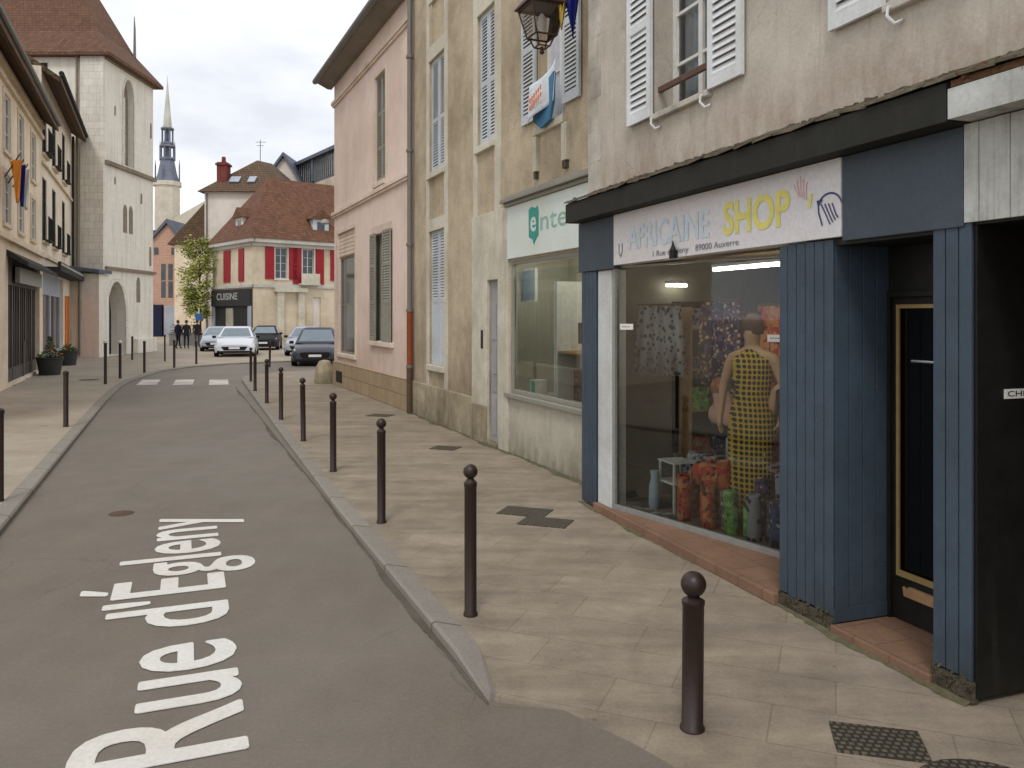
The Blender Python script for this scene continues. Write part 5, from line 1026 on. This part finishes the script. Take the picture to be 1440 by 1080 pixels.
MB().box(0, fl_, 0, 8, 0, 13.9).build('wall', 'd_wall', F_); MB().box(-.1, fl_, -.1, 8, 16.2, 16.5).box(0, fl_, .3, 8, 13.9, 14.2).box(0, .4, .1, 8, 14.2, 16.2).box(fl_ * .40, fl_ * .40 + .5, .1, 8, 14.2, 16.2).build('roof_frame', 'slate', F_); b = MB(); b.box(.4, fl_, .3, 7.9, 14.2, 16.2); gz = b.build('glazing', 'roof_glass', F_)
b = MB()
for k in range(28): b.box(.4 + k * (fl_ - .5) / 28, .44 + k * (fl_ - .5) / 28, .25, .3, 14.2, 16.2)
b.build('glazing_bar', 'lightgrey', gz)
b = MB(); b.box(fl_ - 2.2, fl_ - .6, 1.5, 4, 16.5, 17.3); b.build('roof_unit', 'slate', F_)
H_ = thing('brick_house', 'narrow pink brick gabled house beyond the tower', 'house', (-36, 80, 0))
b = MB(); b.prism([(0, 0), (4.2, 0), (4.2, 8.6), (2.3, 11), (0, 8.6)], 0, 9, 'y'); b.build('wall', 'brickpink', H_); b = MB(); b.prism([(-.4, 8.4), (2.3, 11.5), (4.6, 8.4), (4.6, 8.1), (2.3, 11.1), (-.4, 8.1)], -.3, 9, 'y'); b.build('roof', 'slate', H_)
for x, z in ((1.2, 8.0), (2.9, 8.0), (1.9, 5.5), (2.6, 5.5), (1.9, 3.0 + .8), (2.6, 3.8)): MB().box(x - .22, x + .22, -.03, 0, z, z + (.7 if z > 7 else 1.6)).build('window', 'pane', H_)
MB().box(-.5, 1.9, -.4, 0, 0, 3.1).build('shopfront', 'cloth_navy', H_); MB().box(2.1, 4.6, -.3, 0, 0, 3.0).build('shopfront', 'shoppale', H_)
I_ = thing('stone_gable_house', 'grey stone gabled house behind the pink brick house', 'house', (-38, 92, 0)); b = MB(); b.prism([(0, 0), (8.6, 0), (8.6, 10.2), (4.6, 15.6), (0, 13)], 0, 9, 'y'); b.build('wall', 'stone_far', I_); b = MB(); b.prism([(4.6, 16), (9.2, 9.8), (9.2, 9.3), (4.6, 15.4)], -.4, 9, 'y'); b.build('roof', 'cloth_dark', I_)
J_ = thing('brown_roof_house', 'house with brown tiled roof behind the tree', 'house', (-32.2, 78, 0)); MB().box(0, 6, 0, 8, 0, 9).build('wall', 'l_wall', J_); b = MB(); b.prism([(-.6, 8.8), (3.4, 13.2), (6.4, 12.6), (6.4, 8.8)], -.3, 8, 'y'); b.build('roof', 'tile_brown', J_)
K_ = thing('clock_tower', 'distant stone clock tower with blue lead lantern and pale spire', 'tower', (-63.2, 150, 0))
MB().lathe([(2.35, 0), (2.3, 25.6), (2.6, 25.7), (2.6, 26.4), (2.3, 26.5)], n=8).build('shaft', 'stone_far', K_)
b = MB(); b.lathe([(2.2, 26.5), (1.75, 28), (1.3, 30.2), (1.35, 30.4), (1.0, 30.5)], n=8); b.build('lantern_roof', 'lead', K_)
b = MB()
for q, (r_, z0, z1) in enumerate(((1.15, 30.4, 33.2), (.95, 33.2, 36.4))):
    for a in range(8): b.tube([(r_ * math.cos(a * .785), r_ * math.sin(a * .785), z0), (r_ * math.cos(a * .785), r_ * math.sin(a * .785), z1)], .17, 5)
    b.lathe([(r_ * .75, z0 + .1), (r_ * 1.25, z0 + .15), (r_ * 1.25, z0 + .5), (r_ * .7, z0 + .55)], n=8); b.lathe([(r_ * .75, z1 - .35), (r_ * 1.3, z1 - .3), (r_ * 1.2, z1), (r_ * .5, z1 + .02)], n=8); b.lathe([(r_ * .35, z0), (r_ * .35, z1)], n=6)
b.build('open_lantern', 'lead', K_)
for a in range(8):
    for r_, z0, z1 in ((2.2, 26.4, 30.6), (1.35, 30.4, 34)):
        if a % 2 == 0: MB().lathe([(.15, z0), (.13, z1 - 1.2), (.02, z1)], (r_ * math.cos(a * .785), r_ * math.sin(a * .785), 0), 5).build('pinnacle', 'lead', K_)
MB().lathe([(.85, 36.4), (.42, 41), (.07, 45), (.03, 46)], n=8).build('spire', 'spire', K_)
for i, (x, y, w_, h, rz) in enumerate([(-9, 92, 12, 10, 14), (4, 80, 14, 9, 13), (-48, 100, 9, 9, 13), (-60, 92, 12, 10, 14.5), (20, 70, 14, 10, 14)]):
    t = thing('background_house', ['plain cream house far beyond the bend', 'plain house hidden behind the pink house', 'pale house at the far left beyond the church', 'broad pale house behind the church tower', 'plain house behind the shops at right'][i], 'house', (x, y, 0)); b = MB(); b.box(0, w_, 0, 10, 0, h); b.build('wall', 'l_wall', t); b = MB(); gable_roof(b, -.3, w_ + .3, 0, 10, h, rz); b.build('roof', 'tile_brown', t)
    for k in range(3): MB().box(1 + k * 3.2, 2 + k * 3.2, -.03, 0, 5, 6.8).build('window', 'pane', t)
# tree by the bend
t = thing('street_tree', 'tall slim tree in fresh green leaf beside the sand coloured house', 'tree', (-23.7, 62, 0))
b = MB(); b.tube([(0, 0, 0), (.05, 0, 2.2), (0, .05, 5), (.05, 0, 8)], [.16, .12, .08, .02], 8)
tips = []
for k in range(44):
    z = 2.0 + 6.2 * rnd.random(); a = rnd.uniform(0, 6.28); l = .85 * (.55 + .9 * math.sin(math.pi * min(1, (z - 1.4) / 7.4))) * rnd.uniform(.7, 1.15); e_ = Vector((l * math.cos(a), l * math.sin(a), z + l * .7)); b.tube([(0, 0, z), e_ * .5 + Vector((0, 0, z * .5 + .08)), e_], [.035, .025, .008], 5); tips += [e_, e_ * .6 + Vector((0, 0, z * .4))]
b.build('trunk', 'bark', t); t.scale = (.95, .95, .93); b = MB(); b2 = MB(); tips = [p for p in tips if rnd.random() < .8]
for p in tips:
    R0 = rnd.uniform(.3, .6)
    for k in range(110):
        c = p + Vector((rnd.gauss(0, 1), rnd.gauss(0, 1), rnd.gauss(0, 1))) * R0 * .62; s = rnd.uniform(.06, .14); m_ = Matrix.Rotation(rnd.uniform(0, 6), 3, 'Z') @ Matrix.Rotation(rnd.uniform(-1.4, 1.4), 3, 'X')
        (b if rnd.random() < .88 else b2).add([c + m_ @ Vector(q) for q in ((-s, 0, 0), (0, -s * .6, 0), (s, 0, 0), (0, s * .6, 0))], [(0, 1, 2, 3)])
b.build('crown', 'leaf', t); b2.build('darker_leaves', 'leaf_d', t)  # second mesh: darker green leaves mixed through the crown at random
t = thing('flower_trough', 'grey stone trough with yellow flowers beyond the church tower', 'planter', (-23.7, 56.5, 0)); MB().box(0, 2.0, 0, .8, 0, .75).box(-.05, 2.05, -.05, .85, .75, .85).build('trough', 'trough', t, bevel=.02); b = MB(); f = MB()
for k in range(420):
    c = Vector((rnd.uniform(0, 2), rnd.uniform(0, .8), .85 + rnd.random() ** 1.6 * .6)); s = rnd.uniform(.04, .09); m_ = Matrix.Rotation(rnd.uniform(0, 6), 3, 'Z') @ Matrix.Rotation(rnd.uniform(-1.2, 1.2), 3, 'X'); (f if k % 3 == 0 else b).add([c + m_ @ Vector(q) for q in ((-s, 0, 0), (0, -s * .6, 0), (s, 0, 0), (0, s * .6, 0))], [(0, 1, 2, 3)])
b.build('foliage', 'leaf_d', t); f.build('blossom', 'flower', t)
t = thing('road_sign', 'blue rectangular road sign on a white post near the tree', 'sign', (-22.2, 58, 0)); MB().tube([(0, 0, 0), (0, 0, 2.6)], .05, 8).build('post', 'white', t); MB().box(-.22, .22, -.09, -.05, 1.75, 2.2).build('plate', 'sign_blue', t)

# ================================================================= CARS
def car(label, x, y, rz, paint, wd=1.78, ln=4.2, ht=1.46, black_front=False):
    t = thing('parked_car', label, 'car', (x, y, -.06 if y < 40 else 0), rz); hw = wd / 2; h = ln / 2; k = ht / 1.46
    def sec(yy, zl, zm, zb, wl, wm, wb): return [(-wl, yy, zl), (wl, yy, zl), (wm, yy, zm), (wb, yy, zb), (wb * .55, yy, zb + .035), (-wb * .55, yy, zb + .035), (-wb, yy, zb), (-wm, yy, zm)]
    S_ = [sec(-h, .30, .45, .58, hw * .72, hw * .80, hw * .66), sec(-h + .12, .22, .48, .68, hw * .88, hw * .94, hw * .78), sec(-h + .45, .20, .52, .80, hw * .96, hw, hw * .86), sec(-h + 1.0, .20, .55, .90, hw * .97, hw, hw * .90), sec(-h + 1.25, .20, .55, .94, hw * .97, hw, hw * .92),
          sec(h - .9, .20, .58, .97, hw * .97, hw, hw * .92), sec(h - .25, .22, .58, .95, hw * .95, hw * .98, hw * .88), sec(h, .34, .55, .80, hw * .82, hw * .86, hw * .74)]
    MB().loft(S_).build('body', paint, t, smooth=True)
    def rg(yy, z, w_): return [(-w_, yy, z), (w_, yy, z)]
    lo = [(-hw * .90, -h + 1.05), (hw * .90, -h + 1.05), (hw * .90, h - .35), (-hw * .90, h - .35)]; hi = [(-hw * .66, -h + 1.85), (hw * .66, -h + 1.85), (hw * .66, h - .95), (-hw * .66, h - .95)]
    zb, zt_ = .95, ht - .06
    MB().loft([[(x_, y_, zb) for x_, y_ in lo], [(x_ * 1.0, y_, zt_) for x_, y_ in hi], [(x_ * .82, y_ * .86 + .05, ht) for x_, y_ in hi]]).build('cabin', paint, t, bevel=.05)
    def lerp(a, c, f): return tuple(a[i] + (c[i] - a[i]) * f for i in range(3))
    def pane(a, c, d, e, n, nm):
        m0 = Vector(n) * .012; f = .07; g = .10
        P = [lerp(lerp(a, c, f), lerp(e, d, f), g), lerp(lerp(a, c, 1 - f), lerp(e, d, 1 - f), g), lerp(lerp(a, c, 1 - f), lerp(e, d, 1 - f), 1 - g * .6), lerp(lerp(a, c, f), lerp(e, d, f), 1 - g * .6)]
        MB().quad(*[tuple(Vector(p) + m0) for p in P]).build(nm, 'car_glass', t)
    l3 = [(x_, y_, zb) for x_, y_ in lo]; h3 = [(x_, y_, zt_) for x_, y_ in hi]
    pane(l3[0], l3[1], h3[1], h3[0], (0, -.6, .8), 'windscreen'); pane(l3[2], l3[3], h3[3], h3[2], (0, .6, .8), 'rear_window'); pane(l3[1], l3[2], h3[2], h3[1], (1, 0, .3), 'side_window'); pane(l3[3], l3[0], h3[0], h3[3], (-1, 0, .3), 'side_window')
    for sx in (-1, 1):
        for yy in (-h + .82, h - .78):
            c = (sx * (hw - .10), yy, .31); q = MB(); 
            q.loft([[(c[0] + dx * sx, yy + .31 * math.cos(a * R(18)), .31 + .31 * math.sin(a * R(18))) for a in range(20)] for dx in (-.1, .11)]); wh = q.build('wheel', 'tyre', t)
            q = MB(); q.loft([[(c[0] + dx * sx, yy + .2 * math.cos(a * R(18)), .31 + .2 * math.sin(a * R(18))) for a in range(20)] for dx in (.105, .118)]); q.build('rim', 'steel', wh)
        MB().loft([[(sx * hw * .40, -h + .02, .60), (sx * hw * .84, -h + .17, .64), (sx * hw * .88, -h + .30, .73), (sx * hw * .50, -h + .10, .68)], [(sx * hw * .40, -h + .16, .60), (sx * hw * .84, -h + .32, .64), (sx * hw * .88, -h + .45, .74), (sx * hw * .50, -h + .26, .70)]]).build('headlight', 'car_lamp', t)
        MB().obox((sx * (hw + .07), -h + 1.35, .98), (.18, .10, .13), 0).build('mirror', 'car_black', t, bevel=.02)
    z1 = .60 if black_front else .52
    MB().prism([(-hw * .62, .50), (-hw * .50, .34), (hw * .50, .34), (hw * .62, .50), (hw * .56, z1), (-hw * .56, z1)], -h - .025, -h + .1, 'y').build('grille', 'car_black', t, bevel=.01)
    MB().prism([(-hw * .86, .20), (hw * .86, .20), (hw * .80, .33), (-hw * .80, .33)], -h + .0, -h + .2, 'y').build('front_bumper', 'car_black', t, bevel=.02)
    MB().box(-.26, .26, -h - .04, -h - .027, .40, .50).build('number_plate', 'plate', t)
    return t
car('white hatchback parked facing the camera on the square', -14.45, 43.0, R(15), 'car_white', 2.0, 4.4, 1.5)
car('graphite car with black grille parked facing the camera by the pink house', -8.65, 36.5, R(10), 'car_dark', 2.02, 4.4, 1.60, True)
car('silver car parked behind the graphite car', -11.0, 43.8, R(6), 'car_silver', 1.78, 4.2, 1.48)
car('grey car half hidden left of the white hatchback', -17.6, 49, R(15), 'car_silver', 1.75, 4.1, 1.42)
car('dark car seen behind the white hatchback at right', -15.2, 50.5, R(12), 'car_black', 1.75, 4.1, 1.45)

# ================================================================= PEOPLE
def person(label, x, y, rz, top, trousers, pose):
    t = thing('person', label, 'person', (x, y, 0), rz); v, e = figure(pose, (.24, .08)); o = skin_obj('body', v, e, ['skin', top, trousers], t)
    for p in o.data.polygons:
        z = p.center.z; p.material_index = 2 if z < .95 and abs(p.center.x) < .2 else (1 if .84 < z < 1.50 else 0)
        p.use_smooth = True
        if z < .06: p.material_index = 2
    b = MB(); b.lathe([(.078, 1.60), (.092, 1.66), (.094, 1.71), (.08, 1.765), (.05, 1.785), (.004, 1.795)], (0, .022, 0), 14); b.build('hair', 'hair', t, smooth=True)
    b = MB(); b.lathe([(.012, 0), (.016, .02), (.006, .045)], (0, -.105, 1.625), 6); b.build('nose', 'skin', t)
    b = MB(); dress(b, [(.19, .15, .84), (.185, .14, 1.0), (.17, .13, 1.15), (.185, .135, 1.32), (.15, .10, 1.45)], fold=0); b.build('jacket', top, t, smooth=True); return t
person('person in navy jacket walking on the square, left of a pair', -20.9, 51.2, R(160), 'cloth_navy', 'cloth_dark', .6)
person('person in dark jacket walking on the square, right of a pair', -20.3, 51.0, R(190), 'cloth_dark', 'cloth_navy', -.6)
person('person in dark clothes standing near the blue road sign', -20.6, 53.5, R(200), 'cloth_dark', 'shopgrey', .2)
